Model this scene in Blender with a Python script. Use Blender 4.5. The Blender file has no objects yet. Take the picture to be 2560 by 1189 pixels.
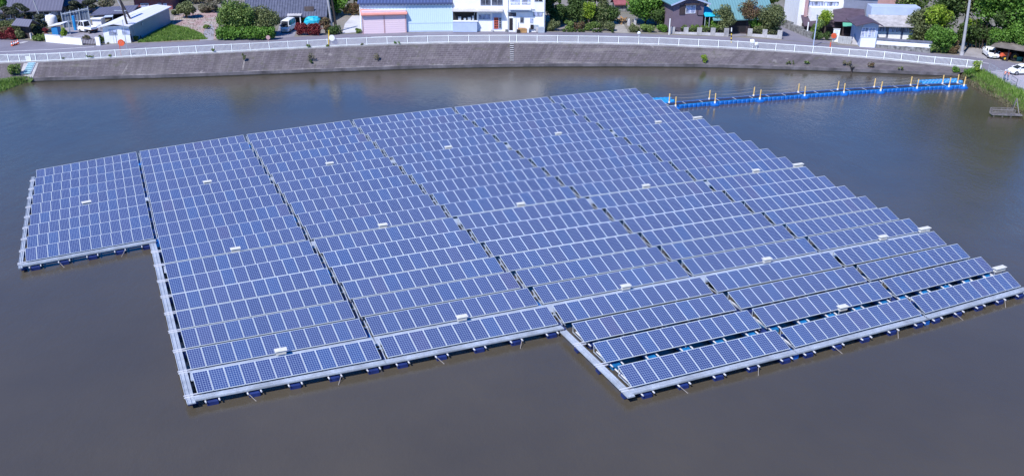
import bpy, math, random
import numpy as np
from mathutils import Vector, Matrix
random.seed(7); RS=np.random.RandomState(11)
C=bpy.context.scene.collection
V=Vector
# ------------------------------------------------------------------ camera
H=32.4194; PIT=.42463; ROL=.00605; FPX=2311.53; CW,CH=2560.,1189.
cp,sp=math.cos(PIT),math.sin(PIT)
FW=V((0,cp,-sp)); RT0=V((1,0,0)); UP0=V((0,sp,cp))
RT=math.cos(ROL)*RT0+math.sin(ROL)*UP0; UP=-math.sin(ROL)*RT0+math.cos(ROL)*UP0
CAM=V((0,0,H))
cd=bpy.data.cameras.new('camera'); co=bpy.data.objects.new('camera',cd); C.objects.link(co)
cd.sensor_width=36; cd.lens=FPX/CW*36; cd.clip_start=.5; cd.clip_end=5000
M=Matrix((RT,UP,-FW)).transposed().to_4x4(); M.translation=CAM; co.matrix_world=M
bpy.context.scene.camera=co
G=2.6            # level of the road above the water
def ray(px,py): return RT*((px-CW/2)/FPX)-UP*((py-CH/2)/FPX)+FW
GK=[(-66,1.95),(-40,2.5),(5,2.7),(30,2.1),(62,.9),(400,.9)]     # the road dips gently to both sides
def gz(x):
    if x<=GK[0][0]: return GK[0][1]
    for (a,b),(c,d) in zip(GK,GK[1:]):
        if x<=c: return b+(d-b)*(x-a)/(c-a)
    return GK[-1][1]
def at(px,py,z=G):
    """point seen at a place of the photograph: on the level z of the water, or on the land when z is at least G"""
    d=ray(px,py)
    if z<G: return CAM+d*((z-H)/d.z)
    zz=z
    for _ in range(12):
        p=CAM+d*((zz-H)/d.z); zz=gz(p.x)+z-G
    return p
def atY(px,py,Y):
    d=ray(px,py); return CAM+d*(Y/d.y)
# ------------------------------------------------------------------ objects
WL={}
def setp(o,label=None,cat=None,group=None,kind=None):
    if label: o['label']=label
    if cat: o['category']=cat
    if group: o['group']=group
    if kind: o['kind']=kind
    return o
def thing(name,label,cat,loc,group=None,rz=0):
    o=bpy.data.objects.new(name,None); C.objects.link(o); o.location=loc; o.rotation_euler=(0,0,rz)
    o.empty_display_size=.3
    WL[o.name]=V(loc); return setp(o,label,cat,group)
def dup(root,loc,rz=None,label=None,group=None,sc=None):
    r=root.copy(); C.objects.link(r); r.location=loc; WL[r.name]=V(loc)
    if rz is not None: r.rotation_euler=(0,0,rz)
    if sc: r.scale=sc
    if label: r['label']=label
    if group: r['group']=group
    for ch in list(root.children):
        c=ch.copy(); C.objects.link(c); c.parent=r
        for g in ch.children:
            d=g.copy(); C.objects.link(d); d.parent=c
    return r
class MB:
    def __init__(s): s.v=[];s.f=[];s.m=[];s.uv=[]
    def face(s,pts,m=0,uv=None):
        i=len(s.v); s.v+= [tuple(p) for p in pts]; s.f.append(tuple(range(i,i+len(pts)))); s.m.append(m)
        s.uv+= list(uv) if uv else [(0,0)]*len(pts)
    def hexa(s,b,t,m=0,mt=None):      # b,t: 4 bottom, 4 top points, counter-clockwise seen from above
        i=len(s.v); s.v+=[tuple(p) for p in list(b)+list(t)]
        for k,f in enumerate(((0,3,2,1),(4,5,6,7),(0,1,5,4),(1,2,6,5),(2,3,7,6),(3,0,4,7))):
            s.f.append(tuple(i+j for j in f)); s.m.append(mt if (mt is not None and k==1) else m); s.uv+=[(0,0),(1,0),(1,1),(0,1)]
    def box(s,x0,y0,z0,x1,y1,z1,m=0):
        s.hexa([(x0,y0,z0),(x1,y0,z0),(x1,y1,z0),(x0,y1,z0)],[(x0,y0,z1),(x1,y0,z1),(x1,y1,z1),(x0,y1,z1)],m)
    def bar(s,a,b,w,h,m=0,up=V((0,0,1))):   # box section bar from a to b, w across, h along up
        a=V(a);b=V(b);d=(b-a).normalized(); sd=d.cross(up)
        if sd.length<1e-4: sd=V((1,0,0))
        sd.normalize(); u=sd.cross(d); sd*=w/2;u*=h/2
        s.hexa([a-sd-u,a+sd-u,b+sd-u,b-sd-u],[a-sd+u,a+sd+u,b+sd+u,b-sd+u],m)
    def tube(s,a,b,r,r2=None,n=8,m=0,cap=True):
        a=V(a);b=V(b);r2=r if r2 is None else r2;d=(b-a).normalized()
        x=d.cross(V((0,0,1)))
        if x.length<1e-3:x=V((1,0,0))
        x.normalize();y=d.cross(x);i=len(s.v)
        for p,rr in((a,r),(b,r2)):
            for k in range(n):
                t=2*math.pi*k/n; s.v.append(tuple(p+(x*math.cos(t)+y*math.sin(t))*rr))
        for k in range(n):
            s.f.append((i+k,i+(k+1)%n,i+n+(k+1)%n,i+n+k));s.m.append(m);s.uv+=[(0,0)]*4
        if cap:
            s.f.append(tuple(i+k for k in range(n-1,-1,-1)));s.m.append(m);s.uv+=[(0,0)]*n
            s.f.append(tuple(i+n+k for k in range(n)));s.m.append(m);s.uv+=[(0,0)]*n
    def path(s,pts,r,n=6,m=0):
        for a,b in zip(pts,pts[1:]): s.tube(a,b,r,n=n,m=m)
    def loft(s,rings,m=0,close=True,caps=True):
        n=len(rings[0]);i=len(s.v)
        for r in rings: s.v+=[tuple(p) for p in r]
        for a in range(len(rings)-1):
            for k in range(n if close else n-1):
                k2=(k+1)%n
                s.f.append((i+a*n+k,i+a*n+k2,i+(a+1)*n+k2,i+(a+1)*n+k));s.m.append(m);s.uv+=[(0,0)]*4
        if caps:
            s.f.append(tuple(i+k for k in range(n-1,-1,-1)));s.m.append(m);s.uv+=[(0,0)]*n
            j=i+(len(rings)-1)*n;s.f.append(tuple(j+k for k in range(n)));s.m.append(m);s.uv+=[(0,0)]*n
    def ball(s,c,rx,ry,rz,nu=10,nv=7,m=0):
        rings=[]
        for a in range(nv):
            t=-math.pi/2+math.pi*(a+.02)/(nv-1+.04)
            rings.append([(c[0]+rx*math.cos(t)*math.cos(2*math.pi*k/nu),c[1]+ry*math.cos(t)*math.sin(2*math.pi*k/nu),c[2]+rz*math.sin(t)) for k in range(nu)])
        s.loft(rings,m)
    def build(s,name,mats,parent=None,loc=None,label=None,cat=None,group=None,kind=None,smooth=False):
        o0=WL[parent.name] if parent is not None else V(loc if loc is not None else (0,0,0))
        me=bpy.data.meshes.new(name)
        me.from_pydata([(v[0]-o0.x,v[1]-o0.y,v[2]-o0.z) for v in s.v],[],s.f)
        if not isinstance(mats,(list,tuple)): mats=[mats]
        for m in mats: me.materials.append(m)
        if len(mats)>1: me.polygons.foreach_set('material_index',s.m)
        uvl=me.uv_layers.new(name='UVMap'); uvl.data.foreach_set('uv',[c for p in s.uv for c in p])
        if smooth: me.polygons.foreach_set('use_smooth',[True]*len(me.polygons))
        me.update()
        o=bpy.data.objects.new(name,me); C.objects.link(o)
        if parent is not None: o.parent=parent
        else: o.location=o0
        WL[o.name]=o0.copy()
        return setp(o,label,cat,group,kind)
# ------------------------------------------------------------------ materials
def newmat(name):
    m=bpy.data.materials.new(name);m.use_nodes=True;nt=m.node_tree
    return m,nt,nt.nodes['Principled BSDF']
def N(nt,t,**k):
    n=nt.nodes.new(t)
    for a,b in k.items():
        if a in n.inputs.keys() if isinstance(a,str) else False: n.inputs[a].default_value=b
        else: setattr(n,a,b)
    return n
def rgba(c): return (c[0],c[1],c[2],1)
def mix(nt,fac,a,b,mode='MIX'):
    n=nt.nodes.new('ShaderNodeMix');n.data_type='RGBA';n.blend_type=mode
    for sock,val in((n.inputs[0],fac),(n.inputs[6],a),(n.inputs[7],b)):
        if hasattr(val,'is_linked'): nt.links.new(val,sock)
        elif isinstance(val,(int,float)): sock.default_value=val
        else: sock.default_value=rgba(val)
    return n.outputs[2]
def noise(nt,scale,detail=4,coord='Object',vec=None,rough=.6):
    n=nt.nodes.new('ShaderNodeTexNoise');n.inputs['Scale'].default_value=scale;n.inputs['Detail'].default_value=detail;n.inputs['Roughness'].default_value=rough
    if vec is None:
        tc=nt.nodes.new('ShaderNodeTexCoord');vec=tc.outputs[coord]
    nt.links.new(vec,n.inputs['Vector']);return n.outputs['Fac']
def ramp(nt,fac,stops):
    n=nt.nodes.new('ShaderNodeValToRGB');e=n.color_ramp.elements
    while len(e)<len(stops): e.new(.5)
    for i,(p,c) in enumerate(stops): e[i].position=p;e[i].color=rgba(c) if not isinstance(c,(int,float)) else (c,c,c,1)
    nt.links.new(fac,n.inputs[0]);return n.outputs[0]
def bump(nt,b,h,strength=.3,dist=.05):
    n=nt.nodes.new('ShaderNodeBump');n.inputs['Strength'].default_value=strength;n.inputs['Distance'].default_value=dist
    nt.links.new(h,n.inputs['Height']);nt.links.new(n.outputs[0],b.inputs['Normal'])
def mat(name,col,rough=.6,metal=0,var=.12,scale=1.5,spec=.4,dirt=None):
    m,nt,b=newmat(name)
    f=noise(nt,scale,5);f2=noise(nt,scale*9,2)
    lo=[c*(1-var*1.6) for c in col];hi=[min(1,c*(1+var)) for c in col]
    c1=mix(nt,ramp(nt,f,[(.3,0.),(.7,1.)]),lo,hi)
    c2=mix(nt,ramp(nt,f2,[(.35,0.),(.75,1.)]),c1,[c*.8 for c in (dirt or col)])
    m2=mix(nt,.35,c1,c2)
    nt.links.new(m2,b.inputs['Base Color']);b.inputs['Roughness'].default_value=rough;b.inputs['Metallic'].default_value=metal
    b.inputs['Specular IOR Level'].default_value=spec
    return m
def corr(name,col,pitch=.3,axis=0,rough=.5,var=.1,depth=.03,dark=.75):   # corrugated sheet: bands along local u (UV in metres)
    m,nt,b=newmat(name)
    tc=nt.nodes.new('ShaderNodeUVMap');sx=nt.nodes.new('ShaderNodeSeparateXYZ');nt.links.new(tc.outputs[0],sx.inputs[0])
    mu=N(nt,'ShaderNodeMath',operation='MULTIPLY');nt.links.new(sx.outputs[axis],mu.inputs[0]);mu.inputs[1].default_value=2*math.pi/pitch
    sn=N(nt,'ShaderNodeMath',operation='SINE');nt.links.new(mu.outputs[0],sn.inputs[0])
    r=ramp(nt,sn.outputs[0],[(0,0.),(.6,1.)])
    f=noise(nt,.8,5)
    c=mix(nt,ramp(nt,f,[(.3,0.),(.7,1.)]),[x*(1-var) for x in col],col)
    c2=mix(nt,r,[x*dark for x in col],c)
    nt.links.new(c2,b.inputs['Base Color']);b.inputs['Roughness'].default_value=rough
    bump(nt,b,sn.outputs[0],.5,depth);return m
def glass(name,col=(.03,.035,.05),rough=.08):
    m,nt,b=newmat(name)
    f=noise(nt,1.3,3)
    nt.links.new(mix(nt,ramp(nt,f,[(.4,0.),(.62,1.)]),col,[c*3+.02 for c in col]),b.inputs['Base Color'])
    b.inputs['Roughness'].default_value=rough;b.inputs['Specular IOR Level'].default_value=.6;return m
def leafm(name,c1,c2,c3=None,rough=.55):
    m,nt,b=newmat(name)
    g=nt.nodes.new('ShaderNodeNewGeometry')
    col=ramp(nt,g.outputs['Random Per Island'],[(0,c1),(.55,c2),(1,c3 or c2)])
    f=noise(nt,.55,3)
    col=mix(nt,ramp(nt,f,[(.35,0.),(.65,.35)]),col,[c*.6 for c in c1])
    nt.links.new(col,b.inputs['Base Color']);b.inputs['Roughness'].default_value=rough;b.inputs['Specular IOR Level'].default_value=.25
    tr=nt.nodes.new('ShaderNodeBsdfTranslucent');nt.links.new(col,tr.inputs[0])
    mx=nt.nodes.new('ShaderNodeMixShader');mx.inputs[0].default_value=.33
    nt.links.new(b.outputs[0],mx.inputs[1]);nt.links.new(tr.outputs[0],mx.inputs[2])
    nt.links.new(mx.outputs[0],nt.nodes['Material Output'].inputs[0]);return m
MT=dict(
 white=mat('white_paint',(.82,.83,.86),.5,var=.05), cream=mat('cream_wall',(.83,.83,.84),.7,var=.05,scale=.5,dirt=(.65,.62,.6)),
 fence=mat('fence_paint',(.80,.84,.84),.4,var=.04), alu=mat('aluminium_frame',(.56,.62,.66),.4,.2,var=.06),
 galv=mat('galvanised_steel',(.47,.52,.59),.48,.25,var=.16,scale=1.1,dirt=(.28,.28,.28)), pipe=mat('white_pipe',(.62,.63,.68),.4,var=.08),
 navy=mat('navy_float',(.015,.03,.14),.4,var=.25), bluef=mat('blue_float',(.008,.12,.46),.38,var=.22,scale=2), cyanf=mat('light_blue_float',(.02,.27,.62),.38,var=.1),
 deck=mat('dark_deck',(.025,.03,.065),.7,var=.2), orange=mat('orange_post',(.80,.54,.20),.4,var=.1), rope=mat('rope',(.30,.27,.25),.8),
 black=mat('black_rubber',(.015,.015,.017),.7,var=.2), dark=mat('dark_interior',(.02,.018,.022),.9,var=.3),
 conc=mat('concrete',(.42,.41,.42),.85,var=.22,scale=.6,dirt=(.12,.11,.12)), concl=mat('pale_concrete',(.50,.49,.51),.85,var=.15,scale=.5,dirt=(.25,.24,.24)),
 toe=mat('toe_concrete',(.135,.125,.14),.9,var=.4,scale=.5,dirt=(.06,.055,.06)), stone=mat('stone_wall',(.24,.24,.24),.9,var=.5,scale=2.2,dirt=(.08,.08,.08)),
 block=mat('block_wall',(.42,.43,.44),.85,var=.15,scale=2), wood=mat('dark_wood',(.055,.04,.045),.75,var=.3,scale=2), woodl=mat('log_wood',(.42,.24,.10),.8,var=.3,scale=3),
 purple=mat('mauve_wall',(.165,.125,.165),.8,var=.10,scale=.6), greywall=mat('grey_blue_wall',(.20,.22,.30),.8,var=.15,scale=.6), lbwall=mat('pale_blue_wall',(.42,.50,.68),.7,var=.08,scale=.4),
 pinkw=mat('pink_wall',(.48,.30,.31),.8,var=.12), brownroof=mat('brown_roof',(.085,.06,.085),.6,var=.22,scale=1.2), redroof=mat('red_roof',(.28,.09,.10),.6,var=.2),
 salmon=mat('salmon_awning',(.62,.26,.22),.6,var=.12), green=mat('green_awning',(.10,.36,.25),.6,var=.1), redd=mat('red_door',(.50,.09,.05),.5,var=.1),
 tarp=mat('cyan_tarp',(.02,.42,.60),.5,var=.2,scale=3), brick=mat('brown_cloth',(.10,.08,.08),.9,var=.25), bluep=mat('blue_paint',(.03,.22,.55),.5,var=.1),
 redp=mat('orange_red_paint',(.72,.12,.05),.5,var=.15), yellow=mat('yellow_paint',(.75,.5,.04),.5), glass=glass('window_glass'), glassl=glass('window_curtain',(.16,.18,.26),.12),
 carw=mat('white_car_paint',(.82,.83,.85),.25,var=.02,spec=.6), carg=glass('car_glass',(.012,.014,.02),.05), chrome=mat('grey_rim',(.35,.35,.37),.35,.6), lamp=mat('lamp_glass',(.6,.6,.62),.15,var=.05),
 bark=mat('bark',(.07,.055,.045),.9,var=.35,scale=4), pole=mat('concrete_pole',(.36,.36,.39),.8,var=.12,scale=.8), darkpole=mat('dark_pole',(.06,.05,.055),.85,var=.3),
 skin=mat('skin',(.45,.27,.19),.6,var=.05), vest=mat('orange_vest',(.85,.20,.08),.7,var=.1), bluej=mat('blue_workwear',(.10,.16,.30),.8,var=.15), plate=mat('number_plate',(.7,.72,.55),.5),
 sign=mat('sign_face',(.78,.80,.80),.4,var=.05), teal=corr('teal_roof',(.15,.31,.34),.45,0,.45,.15,.02,.8), factory=corr('pale_blue_sheet',(.56,.71,.84),.30,0,.45,.05,.015,.94),
 bluerf=corr('blue_grey_roof',(.10,.13,.28),.5,0,.5,.15,.03,.6), pinks=corr('pink_shutter',(.74,.58,.64),.12,1,.5,.04,.01,.95), greysheet=corr('grey_sheet',(.22,.27,.36),.42,0,.5,.2,.05,.5),
 whiteroof=corr('white_roof',(.70,.70,.76),.6,0,.55,.08,.01,.93), greyroof=corr('grey_roof',(.14,.14,.20),.5,0,.6,.2,.02,.75), tileroof=mat('roof_tile',(.105,.115,.165),.4,var=.2,scale=2), sidewall=corr('side_sheet',(.48,.52,.60),.35,0,.6,.2,.03,.6),
)
# ------------------------------------------------------------------ world, sun, colour management
W=bpy.data.worlds.new('World');bpy.context.scene.world=W;W.use_nodes=True
SUN_EL=math.radians(51); SD=V((.58,.81,0)).normalized()      # direction in which the light travels
wn=W.node_tree;bg=wn.nodes['Background'];sk=wn.nodes.new('ShaderNodeTexSky');sk.sky_type='NISHITA';sk.sun_disc=False
sk.sun_elevation=SUN_EL;sk.sun_rotation=math.atan2(-SD.x,-SD.y);sk.air_density=1.0;sk.dust_density=.15;sk.ozone_density=4.0
hs=wn.nodes.new('ShaderNodeHueSaturation');hs.inputs['Saturation'].default_value=1.62;hs.inputs['Hue'].default_value=.515;wn.links.new(sk.outputs[0],hs.inputs['Color']);wn.links.new(hs.outputs[0],bg.inputs[0]);bg.inputs[1].default_value=.15
sl=bpy.data.lights.new('sun','SUN');sl.energy=5.0;sl.angle=math.radians(.53);sl.color=(1,.97,.93)
so=bpy.data.objects.new('sun',sl);C.objects.link(so)
dr=V((SD.x*math.cos(SUN_EL),SD.y*math.cos(SUN_EL),-math.sin(SUN_EL)));so.rotation_euler=dr.to_track_quat('-Z','Y').to_euler();so.location=(0,0,60)
vs=bpy.context.scene.view_settings;vs.view_transform='Standard';vs.look='None';vs.gamma=1;vs.exposure=.28

# ================================================================== SETTING
def lerp(a,b,t): return a+(b-a)*t
def interp(pts,x):      # piecewise-linear y(x)
    for (a,b),(c,d) in zip(pts,pts[1:]):
        if x<=c: return b+(d-b)*(x-a)/(c-a)
    (a,b),(c,d)=pts[-2:]; return b+(d-b)*(x-a)/(c-a)
BOT=[(-300,222),(84,203.5),(430,195),(860,179),(1040,172.8),(1290,168),(1500,167.3),(1720,168),(1850,171.5),(2070,178),(2300,187.8),(2396,191.5),(2450,195)]
TOP=[(-300,173),(0,158.5),(100,156),(200,151),(330,144),(430,138.5),(570,132),(860,117),(970,112.5),(1120,109),(1290,108),(1500,110.5),(1640,114),(1750,119),(1845,123.5),(1940,129.5),(2035,136),(2120,142.5),(2210,149.5),(2293,159),(2410,169.5),(2452,174)]
def smooth(pl,n=2):
    for _ in range(n): pl=[pl[0]]+[(a+b*2+c)/4 for a,b,c in zip(pl,pl[1:],pl[2:])]+[pl[-1]]
    return pl
NS=70
xs=[-300+ (2396+300)*i/NS for i in range(NS+1)]
wb=smooth([at(x,interp(BOT,x),0) for x in xs],3)
xt=[-300+(2440+300)*i/NS for i in range(NS+1)]
wt=smooth([at(x,interp(TOP,x),G) for x in xt],3)
import bmesh
def fillmesh(name,loops,m,dz):
    bm=bmesh.new();es=[]
    for lp in loops:
        vv=[bm.verts.new((p[0],p[1],0)) for p in lp];es+=[bm.edges.new((vv[i],vv[(i+1)%len(vv)])) for i in range(len(vv))]
    bmesh.ops.triangle_fill(bm,use_beauty=True,edges=es)
    for k,_ in GK[:-1]: bmesh.ops.bisect_plane(bm,geom=bm.verts[:]+bm.edges[:]+bm.faces[:],plane_co=(k,0,0),plane_no=(1,0,0))
    bm.normal_update()
    for f in bm.faces:
        if f.normal.z<0:f.normal_flip()
    for v in bm.verts: v.co.z=gz(v.co.x)+dz
    me=bpy.data.meshes.new(name);bm.to_mesh(me);bm.free();me.materials.append(m);o=bpy.data.objects.new(name,me);C.objects.link(o);return o
# right bank
RW=[at(*p,0) for p in((2396,191.5),(2421,214),(2453,233),(2494,255),(2536,290),(2562,309),(2640,372),(2800,520))]
RTp=[at(*p,G) for p in((2440,173),(2460,177),(2502,201),(2560,228),(2640,268),(2800,350),(3000,470),(3200,640))]
back=[V((x,y,gz(x))) for x,y in((120,20),(60,-25),(-60,-25),(-100,20))]
backw=[V((112,22,0)),V((56,-18,0)),V((-55,-18,0)),V((-92,24,0))]
# ground sheet with the pond cut out of it
loop=wt+RTp[1:]+back
mg,nt,b=newmat('earth_ground')
f=noise(nt,.12,6);f2=noise(nt,2.5,4)
c=mix(nt,ramp(nt,f,[(.35,0.),(.62,1.)]),(.20,.18,.17),(.10,.10,.055));c=mix(nt,ramp(nt,f2,[(.3,0.),(.7,.5)]),c,(.30,.27,.25))
nt.links.new(c,b.inputs['Base Color']);b.inputs['Roughness'].default_value=.95
go=fillmesh('ground',[loop,[(-900,-700),(900,-700),(900,1500),(-900,1500)]],mg,0);setp(go,kind='structure')
# asphalt
ma,nt,b=newmat('asphalt')
f=noise(nt,.25,5);f2=noise(nt,12,3);f3=noise(nt,1.2,4)
c=mix(nt,ramp(nt,f,[(.3,0.),(.7,1.)]),(.165,.155,.195),(.225,.215,.26));c=mix(nt,ramp(nt,f2,[(.3,0.),(.8,.35)]),c,(.09,.085,.10));c=mix(nt,ramp(nt,f3,[(.55,0.),(.75,.3)]),c,(.28,.26,.31))
nt.links.new(c,b.inputs['Base Color']);b.inputs['Roughness'].default_value=.85
FAR=[(-300,88),(0,97),(60,101),(115,105),(205,114),(262,112),(345,108),(430,106),(530,102),(620,99),(735,93),(860,86),(905,84),(1135,80),(1270,79),(1380,80),(1540,83),(1680,88),(1830,93),(1955,101),(2090,113),(2190,120),(2330,133),(2395,139),(2440,128),(2500,150),(2560,163),(2700,190),(3100,260)]
far=[at(x,y,G+.004) for x,y in FAR]
near=[p+V((0,0,.004)) for p in wt]+[p+V((0,0,.004)) for p in RTp[1:]]
o=fillmesh('road',[[V((p.x,p.y+.02,p.z)) for p in near]+far[::-1]],ma,.004);setp(o,kind='structure')
def sheet(name,pts,m,dz=.008,kind='structure',label=None,cat=None,sub=0):
    o=fillmesh(name,[[at(x,y,G+dz) for x,y in pts]],m,dz);setp(o,label,cat,None,kind);return o
# far side road at the left junction stays asphalt; pale paved apron on the right
mp=mat('pale_paving',(.36,.34,.39),.9,var=.10,scale=.3)
sheet('pavement',[(2470,177),(2520,181),(2575,190),(2700,215),(2720,300),(2640,265),(2562,228),(2502,201)],mp,.012)
# road markings
mk=mat('road_paint',(.75,.75,.78),.7,var=.12,scale=3)
mb=MB()
def stripe(x0,y0,x1,y1,w=.14):
    a=at(x0,y0,G+.008);b=at(x1,y1,G+.008);d=(b-a).normalized();n=V((-d.y,d.x,0))*w/2
    mb.face([a-n,b-n,b+n,a+n])
LN=[(-200,148),(0,141),(100,136.5),(200,131.5),(290,125.5),(370,120.5),(430,117.5),(535,112.2),(640,107.5),(760,101.5),(860,95.5),(960,91.8),(1100,89.2),(1290,88.2),(1500,91),(1700,97),(1850,104.5),(2000,114.5),(2150,127),(2300,140.5),(2400,150.5)]
xx=-190
while xx<2380:
    a,b2=xx,xx+52
    for q in range(2): stripe(a+26*q,interp(LN,a+26*q),a+26*q+26,interp(LN,a+26*q+26),.15)
    xx+=102+ (4 if xx>600 else -2)
for (x0,y0,x1,y1) in((-100,134,120,124.5),(120,124.5,235,117.5),(1997,99.5,2037,103.5),(2453,156.5,2472,158.8),(2528,165,2562,170),(2488,176,2562,182.5),(2442,144,2494,151)): stripe(x0,y0,x1,y1,.17)
mb.build('road_marking',mk,kind='structure')
# water
mw,nt,b=newmat('pond_water')
f=noise(nt,.022,4);f2=noise(nt,.16,3)
c=mix(nt,ramp(nt,f,[(.35,0.),(.65,1.)]),(.084,.070,.048),(.062,.053,.040));c=mix(nt,ramp(nt,f2,[(.4,0.),(.7,.3)]),c,(.052,.045,.035))
nt.links.new(c,b.inputs['Base Color']);b.inputs['Roughness'].default_value=.06;b.inputs['IOR'].default_value=1.6
tc=nt.nodes.new('ShaderNodeTexCoord');mp_=nt.nodes.new('ShaderNodeMapping');mp_.inputs['Rotation'].default_value=(0,0,.5);mp_.inputs['Scale'].default_value=(1,.55,1);nt.links.new(tc.outputs['Object'],mp_.inputs[0])
h1=noise(nt,2.4,5,vec=mp_.outputs[0],rough=.75);h2=noise(nt,.5,2,vec=mp_.outputs[0]);hs=noise(nt,.03,2)
ad=N(nt,'ShaderNodeMath',operation='MULTIPLY_ADD');nt.links.new(h2,ad.inputs[0]);ad.inputs[1].default_value=1.3;nt.links.new(h1,ad.inputs[2])
mu=N(nt,'ShaderNodeMath',operation='MULTIPLY');nt.links.new(ad.outputs[0],mu.inputs[0]);nt.links.new(ramp(nt,hs,[(.36,.35),(.62,1.)]),mu.inputs[1])
bump(nt,b,mu.outputs[0],.31,.12)
mb=MB();mb.face([(-150,-60,0),(160,-60,0),(160,165,0),(-150,165,0)]);mb.build('water',mw,kind='structure')
# grass banks (right, and the unseen shores)
mgr,nt,b=newmat('grass_bank')
f=noise(nt,.35,5);f2=noise(nt,3,5);f3=noise(nt,.9,4)
c=mix(nt,ramp(nt,f,[(.35,0.),(.65,1.)]),(.07,.13,.03),(.12,.20,.05));c=mix(nt,ramp(nt,f3,[(.5,0.),(.68,.75)]),c,(.20,.165,.12));c=mix(nt,ramp(nt,f2,[(.3,0.),(.75,.6)]),c,(.03,.055,.015))
nt.links.new(c,b.inputs['Base Color']);b.inputs['Roughness'].default_value=1;bump(nt,b,f2,.8,.25)
def strip(mb,a,b_,za=None,m=0,uvs=None):
    for i in range(len(a)-1): mb.face([a[i],a[i+1],b_[i+1],b_[i]],m,uvs[i] if uvs else None)
mb=MB();rw=[p-V((0,0,.3)) for p in RW];n=len(rw)
strip(mb,rw,RTp[:n])
mb.face([rw[-1],V((112,22,-.3)),back[0],RTp[-1]])
for i in range(3): mb.face([backw[i]-V((0,0,.3)),backw[i+1]-V((0,0,.3)),back[i+1],back[i]])
mb.face([backw[3]-V((0,0,.3)),wb[0]-V((0,0,.3)),wt[0],back[3]])
# wedge of grass at the left foot of the wall
lw=[at(*p,-.2) for p in((86,204),(72,210),(40,222),(0,238),(-60,262),(-200,330))]
lt=[at(*p,z) for p,z in(((82,199),.4),((60,192),.7),((30,196),.8),((0,201),.8),((-60,208),.7),((-200,235),.7))]
strip(mb,lw,lt)
lt2=[p+V((-.6,1.2,-.1)) for p in lt];strip(mb,lt,lt2)
mb.build('bank',mgr,kind='structure')
# grass tufts
def tufts(name,tris,n,h,m,kind='stuff',parent=None,label=None,cat=None,seed=3,spread=.12,w=.05):
    R=np.random.RandomState(seed);mb=MB()
    ar=[((b-a).cross(c-a)).length for a,b,c in tris];tot=sum(ar)
    for (a,b,c),A in zip(tris,ar):
        for _ in range(int(n*A/tot)+1):
            u,v=R.rand(2)
            if u+v>1:u,v=1-u,1-v
            p=a+(b-a)*u+(c-a)*v;ang=R.rand()*6.28;hh=h*(.4+R.rand());d=V((math.cos(ang),math.sin(ang),0))
            t=p+V((R.randn()*spread*hh*3,R.randn()*spread*hh*3,hh))
            mb.face([p-d*w,p+d*w,t])
    return mb.build(name,m,parent=parent,label=label,cat=cat,kind=kind)
lg=leafm('grass_leaf',(.10,.20,.03),(.19,.34,.055),(.33,.42,.14));ld=leafm('dry_grass_leaf',(.16,.13,.08),(.30,.25,.17),(.12,.16,.05))
def tri2(A,B,s0=0,s1=1):
    r=[]
    for i in range(len(A)-1):
        a,b,c,d=A[i].lerp(B[i],s0),A[i+1].lerp(B[i+1],s0),A[i+1].lerp(B[i+1],s1),A[i].lerp(B[i],s1);r+=[(a,b,c),(a,c,d)]
    return r
tufts('grass',tri2(RW[:7],RTp[:7],.25,1.03)+tri2(lw[:5],lt[:5],.2,1),16000,.38,lg,label='green grass on the pond bank',cat='grass')
tufts('grass',tri2(RW[:7],RTp[:7],.05,.5),4200,.35,ld,label='dry grass low on the right bank',cat='grass',seed=5)
# ------------------------------------------------------------------ retaining wall
mwall,nt,b=newmat('block_revetment')
uv=nt.nodes.new('ShaderNodeUVMap')
br=nt.nodes.new('ShaderNodeTexBrick');br.inputs['Scale'].default_value=1;br.inputs['Brick Width'].default_value=.8;br.inputs['Row Height'].default_value=.42;br.inputs['Mortar Size'].default_value=.035
br.inputs['Color1'].default_value=rgba((.086,.072,.084));br.inputs['Color2'].default_value=rgba((.122,.104,.116));br.inputs['Mortar'].default_value=rgba((.172,.152,.168));nt.links.new(uv.outputs[0],br.inputs[0])
f=noise(nt,.10,6);f2=noise(nt,.6,6);f3=noise(nt,.25,5)
c=mix(nt,ramp(nt,f,[(.35,0.),(.7,.55)]),br.outputs[0],(.060,.054,.062));c=mix(nt,ramp(nt,f3,[(.5,0.),(.75,.45)]),c,(.17,.155,.15))
sx=nt.nodes.new('ShaderNodeSeparateXYZ');nt.links.new(uv.outputs[0],sx.inputs[0])
low=ramp(nt,sx.outputs[1],[(0.,1.),(.06,1.),(.26,0.)])
m1=N(nt,'ShaderNodeMath',operation='MULTIPLY');nt.links.new(low,m1.inputs[0]);nt.links.new(ramp(nt,f2,[(.46,0.),(.60,1.)]),m1.inputs[1])
c=mix(nt,m1.outputs[0],c,(.30,.275,.27))
sp1=ramp(nt,f2,[(.66,0.),(.71,.6)]);c=mix(nt,sp1,c,(.26,.24,.24))
mpu=nt.nodes.new('ShaderNodeMapping');mpu.inputs['Scale'].default_value=(1.1,.10,1);nt.links.new(uv.outputs[0],mpu.inputs[0]);fs=noise(nt,1.,5,vec=mpu.outputs[0])
c=mix(nt,ramp(nt,fs,[(.45,0.),(.68,.65)]),c,(.055,.048,.050));c=mix(nt,ramp(nt,fs,[(.28,.35),(.40,0.)]),c,(.19,.175,.165))
mpd=nt.nodes.new('ShaderNodeMapping');mpd.inputs['Scale'].default_value=(.09,.5,1);nt.links.new(uv.outputs[0],mpd.inputs[0]);fd=noise(nt,1.,6,vec=mpd.outputs[0])
c=mix(nt,ramp(nt,fd,[(.56,0.),(.74,.7)]),c,(.21,.195,.18))
f4=noise(nt,.9,6);c=mix(nt,ramp(nt,f4,[(.58,0.),(.70,.6)]),c,(.065,.068,.038))
nt.links.new(c,b.inputs['Base Color']);b.inputs['Roughness'].default_value=.9;bump(nt,b,br.outputs['Fac'],-.4,.03)
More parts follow.
